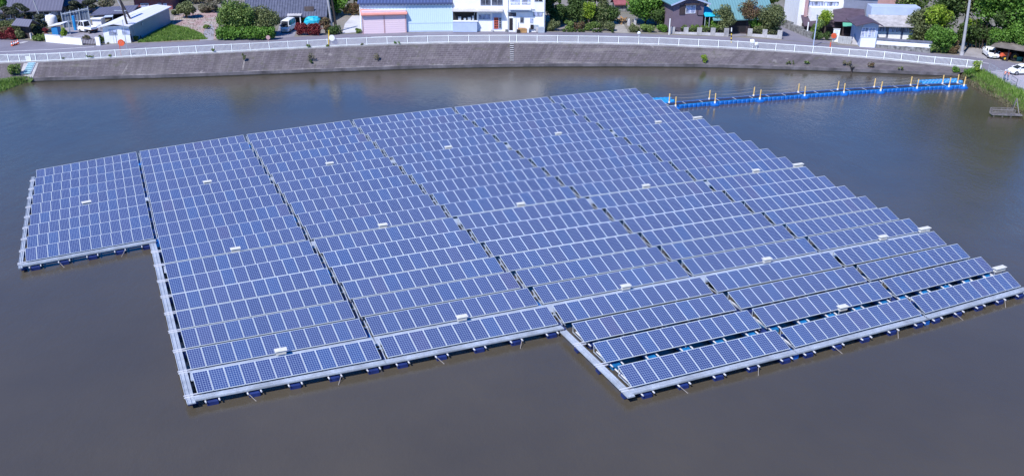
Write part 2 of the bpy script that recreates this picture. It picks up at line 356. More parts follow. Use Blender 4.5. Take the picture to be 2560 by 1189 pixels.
wall=thing('retaining_wall','long curved slope of dark concrete blocks rising from the far water edge','wall',wb[NS//2])
mb=MB();foot=[p+V((0,.0,.5)) for p in wb];L=0
top=[];
for i in range(NS+1): top.append(wt[i])
U=[0]
for a,b_ in zip(wt,wt[1:]): U.append(U[-1]+(b_-a).length)
for i in range(NS):
    n_=6
    for k in range(n_):
        t0,t1=k/n_,(k+1)/n_;q=[foot[i].lerp(top[i],t0),foot[i+1].lerp(top[i+1],t0),foot[i+1].lerp(top[i+1],t1),foot[i].lerp(top[i],t1)]
        hh=4.4
        mb.face(q,0,[(U[i],t0*hh),(U[i+1],t0*hh),(U[i+1],t1*hh),(U[i],t1*hh)])
slope=mb.build('slope',mwall,wall)
mb=MB()
for i in range(NS):
    a,b_=wb[i],wb[i+1];n=V((-(b_-a).y,(b_-a).x,0)).normalized()*-.28
    mb.hexa([a+n-V((0,0,1)),b_+n-V((0,0,1)),b_-V((0,0,1)),a-V((0,0,1))],[a+n*.7+V((0,0,.52)),b_+n*.7+V((0,0,.52)),b_+V((0,0,.54)),a+V((0,0,.54))])
mb.build('toe',MT['toe'],wall)
mb=MB()
for i in range(NS):
    a,b_=wb[i],wb[i+1];n=V((-(b_-a).y,(b_-a).x,0)).normalized()*-.30
    mb.face([a+n-V((0,0,.3)),b_+n-V((0,0,.3)),b_+n*.96+V((0,0,.13)),a+n*.96+V((0,0,.13))])
mb.build('wet_line',mat('wet_concrete',(.03,.028,.022),.5,var=.3),wall)
mb=MB()
for i in range(NS):
    a,b_=wt[i],wt[i+1];n=V((-(b_-a).y,(b_-a).x,0)).normalized()*.32
    mb.hexa([a-n*.15-V((0,0,.2)),b_-n*.15-V((0,0,.2)),b_+n-V((0,0,.2)),a+n-V((0,0,.2))],[a-n*.15+V((0,0,.1)),b_-n*.15+V((0,0,.1)),b_+n+V((0,0,.1)),a+n+V((0,0,.1))])
mb.build('coping',MT['conc'],wall)
# light joints running up the slope, smooth panel with the stairs
def onwall(px,py,off=.03):
    # intersect the ray with the sloping wall surface
    d=ray(px,py);best=None
    for i in range(NS):
        a,b_,c_=foot[i],foot[i+1],top[i]
        n=(b_-a).cross(c_-a).normalized()
        if n.dot(d)>0:n=-n
        t=(a-CAM).dot(n)/d.dot(n);p=CAM+d*t
        u=(p-a).dot((b_-a).normalized())/(b_-a).length
        if -.05<=u<=1.05 or (i==NS-1 and u>1): return p+n*off,n,(b_-a).normalized()
    return CAM+d*130,V((0,-1,1)).normalized(),V((1,0,0))
mb=MB()
for (x0,y0,x1,y1,w) in((305,187,321,160,.16),(606,176,612,150,.22)):
    p,n,u=onwall(x0,y0,.02);q,_,_=onwall(x1,y1,.02);mb.face([p-u*w/2,p+u*w/2,q+u*w/2,q-u*w/2])
mb.build('joint',mat('joint_concrete',(.22,.20,.20),.9,var=.3),wall)
mb=MB();q=[onwall(*p,.05)[0] for p in((50,186),(82,196),(97,158),(60,159))];n=onwall(70,175)[1]
mb.hexa([p-n*.2 for p in q],q);mb.build('smooth_panel',MT['conc'],wall)
st=thing('wall_stairs','pale blue steps running down the retaining wall at far left','stairs',onwall(70,187)[0])
mb=MB();a,_,u=onwall(67,188,.06);b_=onwall(81,159,.06)[0]
for k in range(6):
    p=a.lerp(b_,(k+.5)/6)+V((0,0,.12));mb.hexa([p-u*.42+V((0,-.17,-.06)),p+u*.42+V((0,-.17,-.06)),p+u*.42+V((0,.17,-.06)),p-u*.42+V((0,.17,-.06))],[p-u*.42+V((0,-.17,.06)),p+u*.42+V((0,-.17,.06)),p+u*.42+V((0,.17,.06)),p-u*.42+V((0,.17,.06))])
ms=mat('pale_blue_step',(.36,.58,.66),.7,var=.1)
mb.build('steps',ms,st);mb=MB();mb.face([a-u*.45,a+u*.45,b_+u*.45,b_-u*.45]);mb.build('shade_backing',MT['dark'],st)  # dark sheet added behind the treads, standing in for shade in the gaps
mb=MB()
for s in(-1,1): mb.bar(a+u*.47*s,b_+u*.47*s,.08,.25)
mb.build('stringer',MT['galv'],st)
ld_=thing('wall_ladder','column of pale steel rungs set in the dark retaining wall','ladder',onwall(1279,155)[0])
for k in range(9):
    p,n,u=onwall(1279.5,111+k*5.2,.0);mb=MB();mb.bar(p-u*.27+n*.14,p+u*.27+n*.14,.10,.10);mb.bar(p-u*.24,p-u*.24+n*.15,.05,.05);mb.bar(p+u*.24,p+u*.24+n*.15,.05,.05);mb.build('rung',MT['concl'],ld_)
# ------------------------------------------------------------------ white road fence
FX=[-94,-65,-36,-7,22.6,50,78,91,121,153,184,218.5,253.4,290.3,328.5,367.5,407.8,449,491.6,535.4,580.4,625.8,673.7,720.7,769.8,818.7,867.5,917.5,968,1018.5,1069.6,1121,1172,1223,1274,1291.5,1342.5,1393.6,1444.9,1495.5,1546,1596.5,1646.3,1696.2,1745.6,1794.9,1842.9,1891,1938.2,1985.2,2031,2076.5,2121.4,2165.6,2209,2251.7,2293.8,2334.5,2375.5,2415.5,2451]
fp=[at(x,interp(TOP,x)-1.2,G) for x in FX]
fn=thing('road_fence','long white railing fence along the road on top of the retaining wall','fence',fp[len(fp)//2])
post=MB()
for i,p in enumerate(fp):
    mb=MB();d=(fp[min(i+1,len(fp)-1)]-fp[max(i-1,0)]).normalized();s=V((-d.y,d.x,0))
    a=p-d*.065-s*.05;b_=p+d*.065-s*.05;c_=p+d*.065+s*.05;e=p-d*.065+s*.05
    mb.hexa([a,b_,c_,e],[q+V((0,0,1.16)) for q in(a,b_,c_,e)]);mb.build('post',MT['fence'],fn)
for a,b_ in zip(fp,fp[1:]):
    mb=MB();d=(b_-a);Ln=d.length;d.normalize();a2=a+d*.08;b2=b_-d*.08
    mb.bar(a2+V((0,0,1.08)),b2+V((0,0,1.08)),.06,.08);mb.bar(a2+V((0,0,.17)),b2+V((0,0,.17)),.05,.07)
    n=max(3,int(round(Ln/.17)))
    for k in range(1,n):
        p=a2.lerp(b2,k/n);mb.bar(p+V((0,0,.18)),p+V((0,0,1.06)),.032,.032,up=V((0,1,0)))
    mb.build('panel',MT['fence'],fn)

# ================================================================== FLOATING ARRAY
mc,nt,b=newmat('solar_cell')
uv=nt.nodes.new('ShaderNodeUVMap');sx=nt.nodes.new('ShaderNodeSeparateXYZ');nt.links.new(uv.outputs[0],sx.inputs[0])
def lines(sock,n,w):
    m1=N(nt,'ShaderNodeMath',operation='MULTIPLY');nt.links.new(sock,m1.inputs[0]);m1.inputs[1].default_value=n
    fr=N(nt,'ShaderNodeMath',operation='FRACT');nt.links.new(m1.outputs[0],fr.inputs[0])
    s=N(nt,'ShaderNodeMath',operation='SUBTRACT');nt.links.new(fr.outputs[0],s.inputs[0]);s.inputs[1].default_value=.5
    a=N(nt,'ShaderNodeMath',operation='ABSOLUTE');nt.links.new(s.outputs[0],a.inputs[0])
    g=N(nt,'ShaderNodeMath',operation='GREATER_THAN');nt.links.new(a.outputs[0],g.inputs[0]);g.inputs[1].default_value=.5-w
    return g.outputs[0]
mx=N(nt,'ShaderNodeMath',operation='MAXIMUM');nt.links.new(lines(sx.outputs[0],6,.06),mx.inputs[0]);nt.links.new(lines(sx.outputs[1],10,.06),mx.inputs[1])
oi=nt.nodes.new('ShaderNodeObjectInfo')
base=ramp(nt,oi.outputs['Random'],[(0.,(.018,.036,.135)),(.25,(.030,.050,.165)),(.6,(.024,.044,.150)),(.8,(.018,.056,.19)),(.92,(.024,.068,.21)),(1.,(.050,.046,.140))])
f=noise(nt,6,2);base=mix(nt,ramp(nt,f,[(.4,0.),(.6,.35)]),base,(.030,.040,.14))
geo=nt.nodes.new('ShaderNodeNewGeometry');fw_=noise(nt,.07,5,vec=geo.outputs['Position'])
base=mix(nt,ramp(nt,fw_,[(.35,0.),(.65,.4)]),base,(.050,.062,.155))  # broad sheen differences across the panels, painted into the base colour
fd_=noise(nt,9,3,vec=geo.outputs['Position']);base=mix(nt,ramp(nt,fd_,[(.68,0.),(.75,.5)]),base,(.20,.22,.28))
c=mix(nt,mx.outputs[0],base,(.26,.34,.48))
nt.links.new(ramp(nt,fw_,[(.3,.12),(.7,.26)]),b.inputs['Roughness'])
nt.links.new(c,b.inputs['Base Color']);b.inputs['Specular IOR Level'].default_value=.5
MT['cell']=mc
# surveyed corner positions of every table (far-left, far-right, near-left, near-right), metres
TB={
(1,1):(-46.30,84.49,-38.66,90.06,-45.82,83.34,-38.06,88.77),(1,2):(-45.40,82.34,-37.67,87.80,-44.90,81.16,-37.07,86.49),(1,3):(-44.49,80.16,-36.68,85.52,-43.98,78.96,-36.06,84.19),
(1,4):(-43.57,77.96,-35.67,83.22,-43.05,76.75,-35.04,81.87),(1,5):(-42.64,75.75,-34.65,80.89,-42.10,74.51,-34.01,79.53),(1,6):(-41.63,73.38,-33.56,78.40,-41.09,72.13,-32.91,77.02),
(1,7):(-40.68,71.12,-32.51,76.04,-40.12,69.86,-31.85,74.64),(1,8):(-39.71,68.86,-31.46,73.66,-39.14,67.57,-30.79,72.24),(1,9):(-38.73,66.57,-30.40,71.25,-38.15,65.27,-29.72,69.82),
(2,1):(-38.37,90.25,-29.19,95.82,-37.78,88.96,-28.51,94.41),(2,2):(-37.38,87.99,-28.11,93.47,-36.78,86.67,-27.42,92.04),(2,3):(-36.38,85.70,-27.02,91.10,-35.77,84.37,-26.32,89.66),
(2,4):(-35.37,83.39,-25.92,88.71,-34.74,82.04,-25.21,87.25),(2,5):(-34.35,81.07,-24.81,86.30,-33.71,79.70,-24.09,84.82),(2,6):(-33.26,78.58,-23.62,83.72,-32.60,77.19,-22.89,82.23),
(2,7):(-32.21,76.21,-22.48,81.27,-31.55,74.80,-21.75,79.76),(2,8):(-31.16,73.82,-21.34,78.80,-30.48,72.40,-20.59,77.27),(2,9):(-30.09,71.41,-20.18,76.31,-29.40,69.98,-19.43,74.77),
(2,10):(-29.01,68.99,-19.01,73.80,-28.32,67.54,-18.26,72.25),(2,11):(-27.92,66.55,-17.84,71.28,-27.21,65.08,-17.08,69.72),(2,12):(-26.72,63.88,-16.55,68.52,-26.01,62.40,-15.79,66.95),
(2,13):(-25.61,61.40,-15.36,65.97,-24.89,59.92,-14.58,64.39),(2,14):(-24.48,58.91,-14.15,63.40,-23.75,57.42,-13.38,61.82),(2,15):(-23.35,56.41,-12.94,60.81,-22.61,54.91,-12.16,59.23),
(2,16):(-22.20,53.89,-11.72,58.22,-21.45,52.39,-10.93,56.64),(2,17):(-21.04,51.37,-10.49,55.62,-20.28,49.86,-9.70,54.04),(2,18):(-19.80,48.67,-9.18,52.85,-19.03,47.17,-8.39,51.27),
(3,1):(-28.87,96.00,-18.60,101.41,-28.18,94.59,-17.86,99.92),(3,2):(-27.78,93.65,-17.44,99.00,-27.09,92.22,-16.69,97.48),(3,3):(-26.69,91.28,-16.27,96.56,-25.99,89.83,-15.51,95.03),
(3,4):(-25.58,88.89,-15.08,94.10,-24.87,87.42,-14.32,92.56),(3,5):(-24.47,86.47,-13.89,91.62,-23.75,84.99,-13.13,90.07),(3,6):(-23.27,83.89,-12.61,88.98,-22.55,82.39,-11.85,87.40),
(3,7):(-22.14,81.44,-11.40,86.46,-21.40,79.93,-10.63,84.87),(3,8):(-20.99,78.97,-10.19,83.93,-20.25,77.44,-9.41,82.33),(3,9):(-19.83,76.47,-8.96,81.38,-19.08,74.93,-8.18,79.77),
(3,10):(-18.66,73.96,-7.73,78.82,-17.90,72.41,-6.94,77.20),(3,11):(-17.48,71.44,-6.49,76.24,-16.72,69.88,-5.70,74.62),(3,12):(-16.19,68.68,-5.14,73.43,-15.43,67.11,-4.35,71.80),
(3,13):(-15.00,66.12,-3.88,70.82,-14.22,64.54,-3.10,69.19),(3,14):(-13.79,63.55,-2.63,68.21,-13.01,61.97,-1.84,66.58),(3,15):(-12.57,60.97,-1.37,65.59,-11.79,59.38,-0.58,63.95),
(3,16):(-11.35,58.37,-0.11,62.96,-10.57,56.79,0.68,61.33),(3,17):(-10.12,55.77,1.15,60.33,-9.33,54.18,1.93,58.70),(3,18):(-8.81,53.00,2.50,57.53,-8.02,51.42,3.27,55.91),
(4,1):(-18.25,101.59,-7.32,106.72,-17.51,100.09,-6.55,105.16),(4,2):(-17.08,99.17,-6.09,104.24,-16.33,97.66,-5.32,102.67),(4,3):(-15.90,96.73,-4.86,101.75,-15.15,95.20,-4.08,100.16),
(4,4):(-14.72,94.27,-3.62,99.24,-13.96,92.73,-2.84,97.64),(4,5):(-13.52,91.79,-2.38,96.71,-12.76,90.23,-1.60,95.10),(4,6):(-12.25,89.14,-1.05,94.01,-11.48,87.57,-0.27,92.38),
(4,7):(-11.03,86.63,0.20,91.45,-10.26,85.04,0.98,89.81),(4,8):(-9.81,84.09,1.46,88.87,-9.04,82.49,2.24,87.23),(4,9):(-8.59,81.54,2.72,86.28,-7.81,79.93,3.50,84.64),
(4,10):(-7.35,78.98,3.98,83.68,-6.57,77.36,4.76,82.03),(4,11):(-6.11,76.40,5.25,81.07,-5.32,74.77,6.02,79.42),(4,12):(-4.76,73.59,6.62,78.23,-3.97,71.96,7.39,76.58),
(4,13):(-3.50,70.98,7.88,75.60,-2.72,69.35,8.64,73.95),(4,14):(-2.25,68.36,9.14,72.97,-1.46,66.73,9.90,71.32),(4,15):(-0.99,65.74,10.39,70.33,-0.20,64.11,11.15,68.69),
(4,16):(0.27,63.11,11.64,67.70,1.06,61.48,12.39,66.06),(4,17):(1.54,60.48,12.88,65.07,2.32,58.86,13.62,63.44),(4,18):(2.88,57.68,14.18,62.28,3.65,56.07,14.91,60.67),
(4,19):(4.11,55.11,15.37,59.71,4.88,53.50,16.09,58.12),(4,20):(5.34,52.53,16.55,57.16,6.11,50.94,17.25,55.59),(4,21):(6.69,49.73,17.82,54.39,7.44,48.15,18.50,52.84),
(5,1):(-6.94,106.88,4.27,111.60,-6.17,105.32,5.04,110.00),(5,2):(-5.72,104.41,5.52,109.07,-4.94,102.83,6.29,107.46),(5,3):(-4.48,101.91,6.78,106.53,-3.71,100.32,7.55,104.91),
(5,4):(-3.24,99.40,8.03,103.98,-2.47,97.79,8.80,102.35),(5,5):(-2.00,96.87,9.29,101.41,-1.22,95.25,10.06,99.77),(5,6):(-0.67,94.16,10.62,98.67,0.11,92.54,11.39,97.03),
(5,7):(0.58,91.60,11.88,96.07,1.36,89.97,12.64,94.43),(5,8):(1.84,89.03,13.13,93.47,2.62,87.39,13.89,91.82),(5,9):(3.10,86.44,14.38,90.86,3.88,84.79,15.13,89.20),
(5,10):(4.36,83.84,15.62,88.23,5.14,82.18,16.37,86.58),(5,11):(5.63,81.22,16.86,85.61,6.40,79.57,17.60,83.95),(5,12):(7.00,78.38,18.19,82.75,7.77,76.73,18.92,81.10),
(5,13):(8.26,75.75,19.41,80.12,9.02,74.10,20.13,78.48),(5,14):(9.52,73.12,20.61,77.48,10.28,71.47,21.32,75.85),(5,15):(10.77,70.49,21.80,74.85,11.52,68.84,22.50,73.23),
(5,16):(12.01,67.85,22.97,72.23,12.76,66.22,23.66,70.62),(5,17):(13.25,65.22,24.12,69.62,13.99,63.59,24.79,68.02),(5,18):(14.56,62.43,25.31,66.86,15.28,60.82,25.96,65.28),
(5,19):(15.74,59.87,26.39,64.33,16.46,58.27,27.02,62.78),(5,20):(16.92,57.32,27.42,61.82,17.61,55.74,28.03,60.30),(5,21):(18.18,54.54,28.52,59.10,18.86,53.00,29.10,57.61),
(6,1):(4.64,111.75,15.78,115.94,5.42,110.14,16.54,114.33),(6,2):(5.90,109.22,17.02,113.38,6.67,107.61,17.78,111.76),(6,3):(7.15,106.68,18.26,110.80,7.92,105.06,19.01,109.17),
(6,4):(8.41,104.12,19.49,108.21,9.18,102.49,20.24,106.58),(6,5):(9.66,101.55,20.72,105.61,10.43,99.92,21.46,103.98),(6,6):(11.00,98.81,22.01,102.84,11.76,97.17,22.74,101.20),
(6,7):(12.25,96.22,23.22,100.22,13.01,94.57,23.95,98.59),(6,8):(13.50,93.61,24.42,97.60,14.26,91.96,25.14,95.96),(6,9):(14.75,91.00,25.61,94.97,15.50,89.34,26.31,93.33),
(6,10):(15.99,88.37,26.78,92.33,16.74,86.72,27.47,90.70),(6,11):(17.23,85.75,27.93,89.70,17.97,84.09,28.62,88.08),(6,12):(18.56,82.89,29.16,86.84,19.29,81.24,29.83,85.23),
(6,13):(19.77,80.26,30.27,84.21,20.49,78.62,30.93,82.61),(6,14):(20.97,77.62,31.36,81.59,21.68,75.99,32.00,80.00),(6,15):(22.16,74.99,32.42,78.98,22.86,73.37,33.04,77.40),
(6,16):(23.33,72.37,33.44,76.38,24.01,70.76,34.04,74.82),(6,17):(24.47,69.76,34.42,73.79,25.14,68.17,35.00,72.26),(6,18):(25.66,67.00,35.42,71.07,26.31,65.43,35.98,69.56),
(6,19):(26.73,64.47,36.30,68.58,27.35,62.92,36.82,67.11),(6,20):(27.76,61.97,37.11,66.13,28.36,60.44,37.61,64.69),(6,21):(28.85,59.25,37.94,63.48,29.42,57.76,38.39,62.08),
}

MT['gapf']=mat('gap_float_blue',(.01,.16,.42),.5,var=.25)
ZT,ZB=1.147,.62
ORD=['','first','second','third','fourth','fifth','sixth','seventh','eighth','ninth','tenth','eleventh','twelfth','thirteenth','fourteenth','fifteenth','sixteenth','seventeenth','eighteenth','nineteenth','twentieth','front']
def corners(k):
    t=TB[k];return V((t[0],t[1],ZT)),V((t[2],t[3],ZT)),V((t[4],t[5],ZB)),V((t[6],t[7],ZB))
LAST={1:9,2:18,3:18,4:21,5:21,6:21}
COLN={1:'leftmost',2:'second',3:'third',4:'fourth',5:'fifth',6:'rightmost'}
def rowname(c,r):
    n=LAST[c]
    if r==1:return 'farthest row'
    if r==n:return 'nearest row'
    return ORD[r]+' row from the far edge'
for (cc,rr) in sorted(TB):
    TL,TR,BL,BR=corners((cc,rr))
    ctr=(TL+TR+BL+BR)/4
    th=thing('solar_table','row of twelve blue solar panels, %s in the %s column'%(rowname(cc,rr),COLN[cc]),'solar panels',V((ctr.x,ctr.y,.1)),'floating rows of solar panels')
    nrm=(TR-TL).cross(TL-BL).normalized()
    if nrm.z<0:nrm=-nrm
    for k in range(12):
        g=.009;a,c2=TL.lerp(TR,k/12+g/12),TL.lerp(TR,(k+1)/12-g/12);d,e=BL.lerp(BR,k/12+g/12),BL.lerp(BR,(k+1)/12-g/12)
        mb=MB();th_=nrm*.04
        q=[d,e,c2,a]
        mb.hexa([p-th_ for p in q],q,0)
        # inset cell sheet
        def pt(u,v): return d.lerp(e,u).lerp(a.lerp(c2,u),v)
        iu,iv=.032,.026
        mb.face([pt(iu,iv)+nrm*.003,pt(1-iu,iv)+nrm*.003,pt(1-iu,1-iv)+nrm*.003,pt(iu,1-iv)+nrm*.003],1,[(0,0),(1,0),(1,1),(0,1)])
        # drop the frame's big top face so the sheet sits in a rim
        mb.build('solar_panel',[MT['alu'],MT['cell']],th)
    # rails and struts below
    mb=MB();o=nrm*-.08
    for v in(.22,.78): mb.bar(BL.lerp(TL,v)+o,BR.lerp(TR,v)+o,.05,.06)
    for k in(0,3,6,9,12):
        u=min(max(k/12,.01),.99);p=TL.lerp(TR,u)+o;mb.bar(p,V((p.x,p.y,.42)),.05,.05,up=V((0,1,0)));q=BL.lerp(BR,u)+o
        mb.bar(V((q.x,q.y,.42)),V((p.x,p.y,.42)),.05,.05)
        mb.bar(V((q.x,q.y,.40)),p.lerp(q,.15),.035,.035)
    mb.build('support_frame',MT['galv'],th)
    front=rr==LAST[cc]
    if front or (cc>=4 and rr>=19):
        for k in range(5):
            u=.065+.2175*k
            a=BL.lerp(BR,u);ax=(BR-BL).normalized();up=(TL-BL);up.z=0;up.normalize()
            f0=-.62 if front else -.1;f1=(2.25 if rr==21 else 1.5)
            p=V((a.x,a.y,0));mb=MB();w=.33
            q=[p-ax*w+up*f0,p+ax*w+up*f0,p+ax*w+up*f1,p-ax*w+up*f1]
            b0=[V((v.x,v.y,-.25)) for v in q];mid=[V((v.x,v.y,.24)) for v in q];i_=.06
            q2=[p-ax*(w-i_)+up*(f0+i_),p+ax*(w-i_)+up*(f0+i_),p+ax*(w-i_)+up*(f1-i_),p-ax*(w-i_)+up*(f1-i_)];tp=[V((v.x,v.y,.32)) for v in q2]
            mb.loft([b0,mid,tp]);mb.build('float',MT['gapf'] if rr==20 else MT['navy'],th)
            for s in(-1,1):
                mb=MB();z=V((0,0,.34));c0=p+ax*(w+.07)*s
                mb.tube(c0+up*(f0-.10)+z,c0+up*(f1+.35)+z,.05,n=8);mb.build('pipe',MT['pipe'],th)
            if front and k in(1,3):
                mb=MB();c0=p+ax*(w+.02)*(-1 if k==1 else 1)+up*(f0-.05)+V((0,0,.3))
                mb.tube(c0,c0-up*.75+ax*(.55 if k==1 else -.55)+V((0,0,-.55)),.022,n=6);mb.build('mooring_rope',MT['rope'],th)
# ---- walkways
def walkway(name,pts,side,w,z0,z1,label,cat='walkway',group=None,lip=True,dz=0):
    z0+=dz;z1+=dz
    """pts: inner line; side: unit vector towards the outer side"""
    th=thing(name,label,cat,V((pts[0].x,pts[0].y,0)),group)
    mb=MB()
    for i,(a,b_) in enumerate(zip(pts,pts[1:])):
        s=side
        A=[V((p.x,p.y,z0)) for p in(a,b_,b_+s*w,a+s*w)];B=[V((p.x,p.y,z1)) for p in A]
        if (A[1]-A[0]).cross(A[2]-A[1]).z<0: A=[A[0],A[3],A[2],A[1]];B=[B[0],B[3],B[2],B[1]]
        mb.hexa(A,B)
        if lip:
            for off in (.03,w*.5,w-.03):
                mb.bar(V((a.x,a.y,z1+.02))+s*off,V((b_.x,b_.y,z1+.02))+s*off,.03,.035)
    mb.build('plank',MT['galv'],th)
    return th
for cc in range(1,7):
    TL,TR,BL,BR=corners((cc,LAST[cc]));up=(TL-BL);up.z=0;up.normalize();ax=(BR-BL).normalized()
    wk=walkway('walkway',[BL-ax*.3-up*.1,BR+ax*.12-up*.1],-up,.46,.46,.55,'grey steel walkway in front of the nearest panel row of the %s column'%COLN[cc],group='steel walkways of the array')
    for r0 in(5,11,17):
        if r0>=LAST[cc]: continue
        a=corners((cc,r0));n=corners((cc,r0+1))
        s=(n[0]-a[2]);s.z=0;wd=max(.35,s.length-.12);s.normalize()
        walkway('walkway',[a[2]-(a[3]-a[2]).normalized()*.1+s*.1,a[3]+(a[3]-a[2]).normalized()*.35+s*.1],s,wd,.52,.59,'grey steel walkway behind the %s row of the %s column, counted from the far edge'%(ORD[r0+1],COLN[cc]),group='steel walkways of the array',lip=False,dz={5:-.22,11:-.16,17:0}[r0])
# side walkways of the left edges
def sidewalk(c0,r0,r1,label,w=.5):
    pts=[]
    for r in range(r0,r1+1):
        TL,TR,BL,BR=corners((c0,r));pts+=[TL]if r==r0 else [];pts.append(BL)
    ax=(TR-TL).normalized();e=(BL-TL);e.z=0;e.normalize();pts.append(BL+e*.75)
    if r0>1: pts[0]=pts[0]-e*.3
    pts=[V((p.x,p.y,0))-ax*.22 for p in pts]
    th=walkway('side_walkway',pts,-ax,w,.44,.51,label)
    for i in range(1,len(pts)-1):
        mb=MB();p=pts[i]
        for o in(-.12,.12): mb.bar(p-ax*(w+.07)+e*o+V((0,0,.55)),p+ax*.3+e*o+V((0,0,.55)),.06,.06)
        mb.build('cross_beam',MT['pipe'],th)
        mb=MB();mb.tube(p-ax*(w-.1)+V((0,0,.10)),p+ax*.2+V((0,0,.10)),.26,n=8);mb.build('float',MT['navy'],th)
    return th
sidewalk(1,1,9,'narrow grey walkway down the left edge of the leftmost panel column',.32)
sidewalk(2,10,18,'grey walkway down the left edge of the second column, below the leftmost block')
sidewalk(4,19,21,'grey walkway down the open left edge of the fourth column near the front')
# ---- spines between the columns
for cc in range(1,6):
    nr=min(LAST[cc],LAST[cc+1]);P0=[]
    for r in range(1,nr+1):
        a=corners((cc,r));n=corners((cc+1,r));P0.append(((a[1]+n[0])/2,(a[3]+n[2])/2,(n[0]-a[1])))
    th=thing('pontoon_spine','blue pontoons and grey braces in the gap between the %s and %s panel columns'%(COLN[cc],COLN[cc+1]),'pontoon',V((P0[0][0].x,P0[0][0].y,0)),'pontoon lines between the columns')
    mb=MB();mg_=MB();mw_=MB()
    for i,(t,b_,w) in enumerate(P0):
        ax=w.normalized();hw=max(.16,w.length/2);nx=P0[i+1][0] if i+1<len(P0) else b_+(b_-t)*.6
        t0=V((t.x,t.y,0));b0=V((b_.x,b_.y,0));n0=V((nx.x,nx.y,0));dd=(n0-t0).normalized()
        mf=MB();mf.bar(t0+dd*.22+V((0,0,.06)),t0+dd*min(2.1,(n0-t0).length-.35)+V((0,0,.06)),hw*2.1,.5);mf.build('float',MT['navy'] if i%4 else MT['bluef'],th)  # navy float lengthened to darken the gap where sunlit water would show
        mg_=MB()
        for q in(.10,):
            p=t0.lerp(n0,q);mg_.bar(p-ax*(hw+.2)+V((0,0,.50)),p+ax*(hw+.2)+V((0,0,.50)),.14 if cc<4 else .07,.05)
        if cc<4: mg_.bar(t0+dd*.2+ax*.08+V((0,0,1.0)),b0+ax*.08+V((0,0,.48)),.05,.05)
        mg_.build('cross_frame',MT['galv'],th)
# ---- inverter boxes
MT['boxw']=mat('cream_box',(.66,.65,.60),.5,var=.08,scale=3,dirt=(.4,.38,.33))
IB=[(215,503,1,0),(517,453,2,0),(588,621,2,1),(703,880,2,2),(822,407,3,0),(955,562,3,1),(1155,796,3,2),(1117,366,4,0),(1300,510,4,1),(1566,720,4,2),(1392,332,5,0),(1613,465,5,1),(1917,651,5,2),(2109,773,5,3),(1642,304,6,0),(1888,427,6,1),(2207,595,6,2)]
RN=[(5,'farthest'),(11,'second'),(17,'third'),(20,'nearest')]
def invbox(px,py,cc,k,label,w=.64,h=.25):
    r=RN[k][0];a=corners((cc,r));n=corners((cc,r+1))
    ax=(a[3]-a[2]).normalized();base=at(px,py+5,.75)
    # put it on the line of the walkway behind row r
    m0=a[2].lerp(n[0],.32);m0.z=0;s=V((base.x-m0.x,base.y-m0.y,0)).dot(ax);p=m0+ax*s;p.z=.59
    up=V((-ax.y,ax.x,0))
    th=thing('inverter_box',label,'box',p,'white inverter boxes');hw=w/2
    mb=MB();z0,z1=.22,.22+h
    def R4(x,y0,y1,z): return [p+ax*-x+up*y0+V((0,0,z)),p+ax*x+up*y0+V((0,0,z)),p+ax*x+up*y1+V((0,0,z)),p+ax*-x+up*y1+V((0,0,z))]
    mb.loft([R4(hw,-.14,.14,z0),R4(hw,-.14,.14,z1-.04),R4(hw-.04,-.10,.10,z1)]);mb.build('housing',MT['boxw'],th)
    mb=MB();mb.hexa(R4(hw+.08,-.19,.21,z1+.02),R4(hw+.08,-.16,.24,z1+.05));mb.build('cover',MT['boxw'],th)
    for s in(-1,1):
        mb=MB();q=p+ax*s*(hw-.03);mb.bar(q-V((0,0,.12)),q+V((0,0,z0)),.05,.05,up=V((0,1,0)));mb.build('leg',MT['galv'],th)
for (px,py,cc,k) in IB:
    invbox(px,py,cc,k,'white inverter box on the %s gap of the %s panel column, near its middle'%(RN[k][1],COLN[cc]))
for px,py,k in((1743,295,0),(1994,413,1),(2315,577,2),(2503,676,3)):
    invbox(px,py,6,k,'wide white inverter box at the array\'s right edge, %s'%('farthest' if k==0 else ORD[k+1]+' from the far end' if k<3 else 'nearest'),w=1.0)
# ================================================================== BLUE FLOATING WALKWAY
ft=[(1689,265),(1787.5,256),(1899.8,246.4),(2011.8,238),(2109.8,230.3),(2201.8,225.4),(2292.6,219.6),(2372.5,215.7),(2410,213.7)]
bt=[(1672.9,257),(1772.9,248),(1883.8,239.6),(1995.5,231),(2093.8,224.5),(2185.2,218),(2276.4,213),(2356.4,209),(2393.6,208)]
fw=[at(x,y,.42) for x,y in ft];bw=[at(x,y,.42) for x,y in bt]
th=thing('floating_walkway','bright blue floating walkway with orange posts and dark deck leading to the right bank','walkway',V((fw[4].x,fw[4].y,0)))
# extend ends
def along(P,d0,d1):
    a=P[0]+(P[0]-P[1]).normalized()*d0;b_=P[-1]+(P[-1]-P[-2]).normalized()*d1;return [a]+P[1:-1]+[b_]
F=along(fw,.6,.9);B=along(bw,.6,.9)
def resample(P,step):
    out=[P[0].copy()];acc=0
    for a,b_ in zip(P,P[1:]):
        L=(b_-a).length;t=step-acc
        while t<=L: out.append(a.lerp(b_,t/L));t+=step
        acc=(acc+L)%step
    return out
cl=[a.lerp(b_,.5) for a,b_ in zip(F,B)]
def offs(P,o):
    r=[]
    for i,p in enumerate(P):
        d=(P[min(i+1,len(P)-1)]-P[max(i-1,0)]).normalized();r.append(p+V((d.y,-d.x,0))*o)
    return r
wd=sum((a-b_).length for a,b_ in zip(fw,bw))/len(fw)
hwid=max(.8,(F[3]-F[3].lerp(B[3],.5)).dot(offs(cl,1)[3]-cl[3]))
front=resample(offs(cl,hwid-.38),.62)
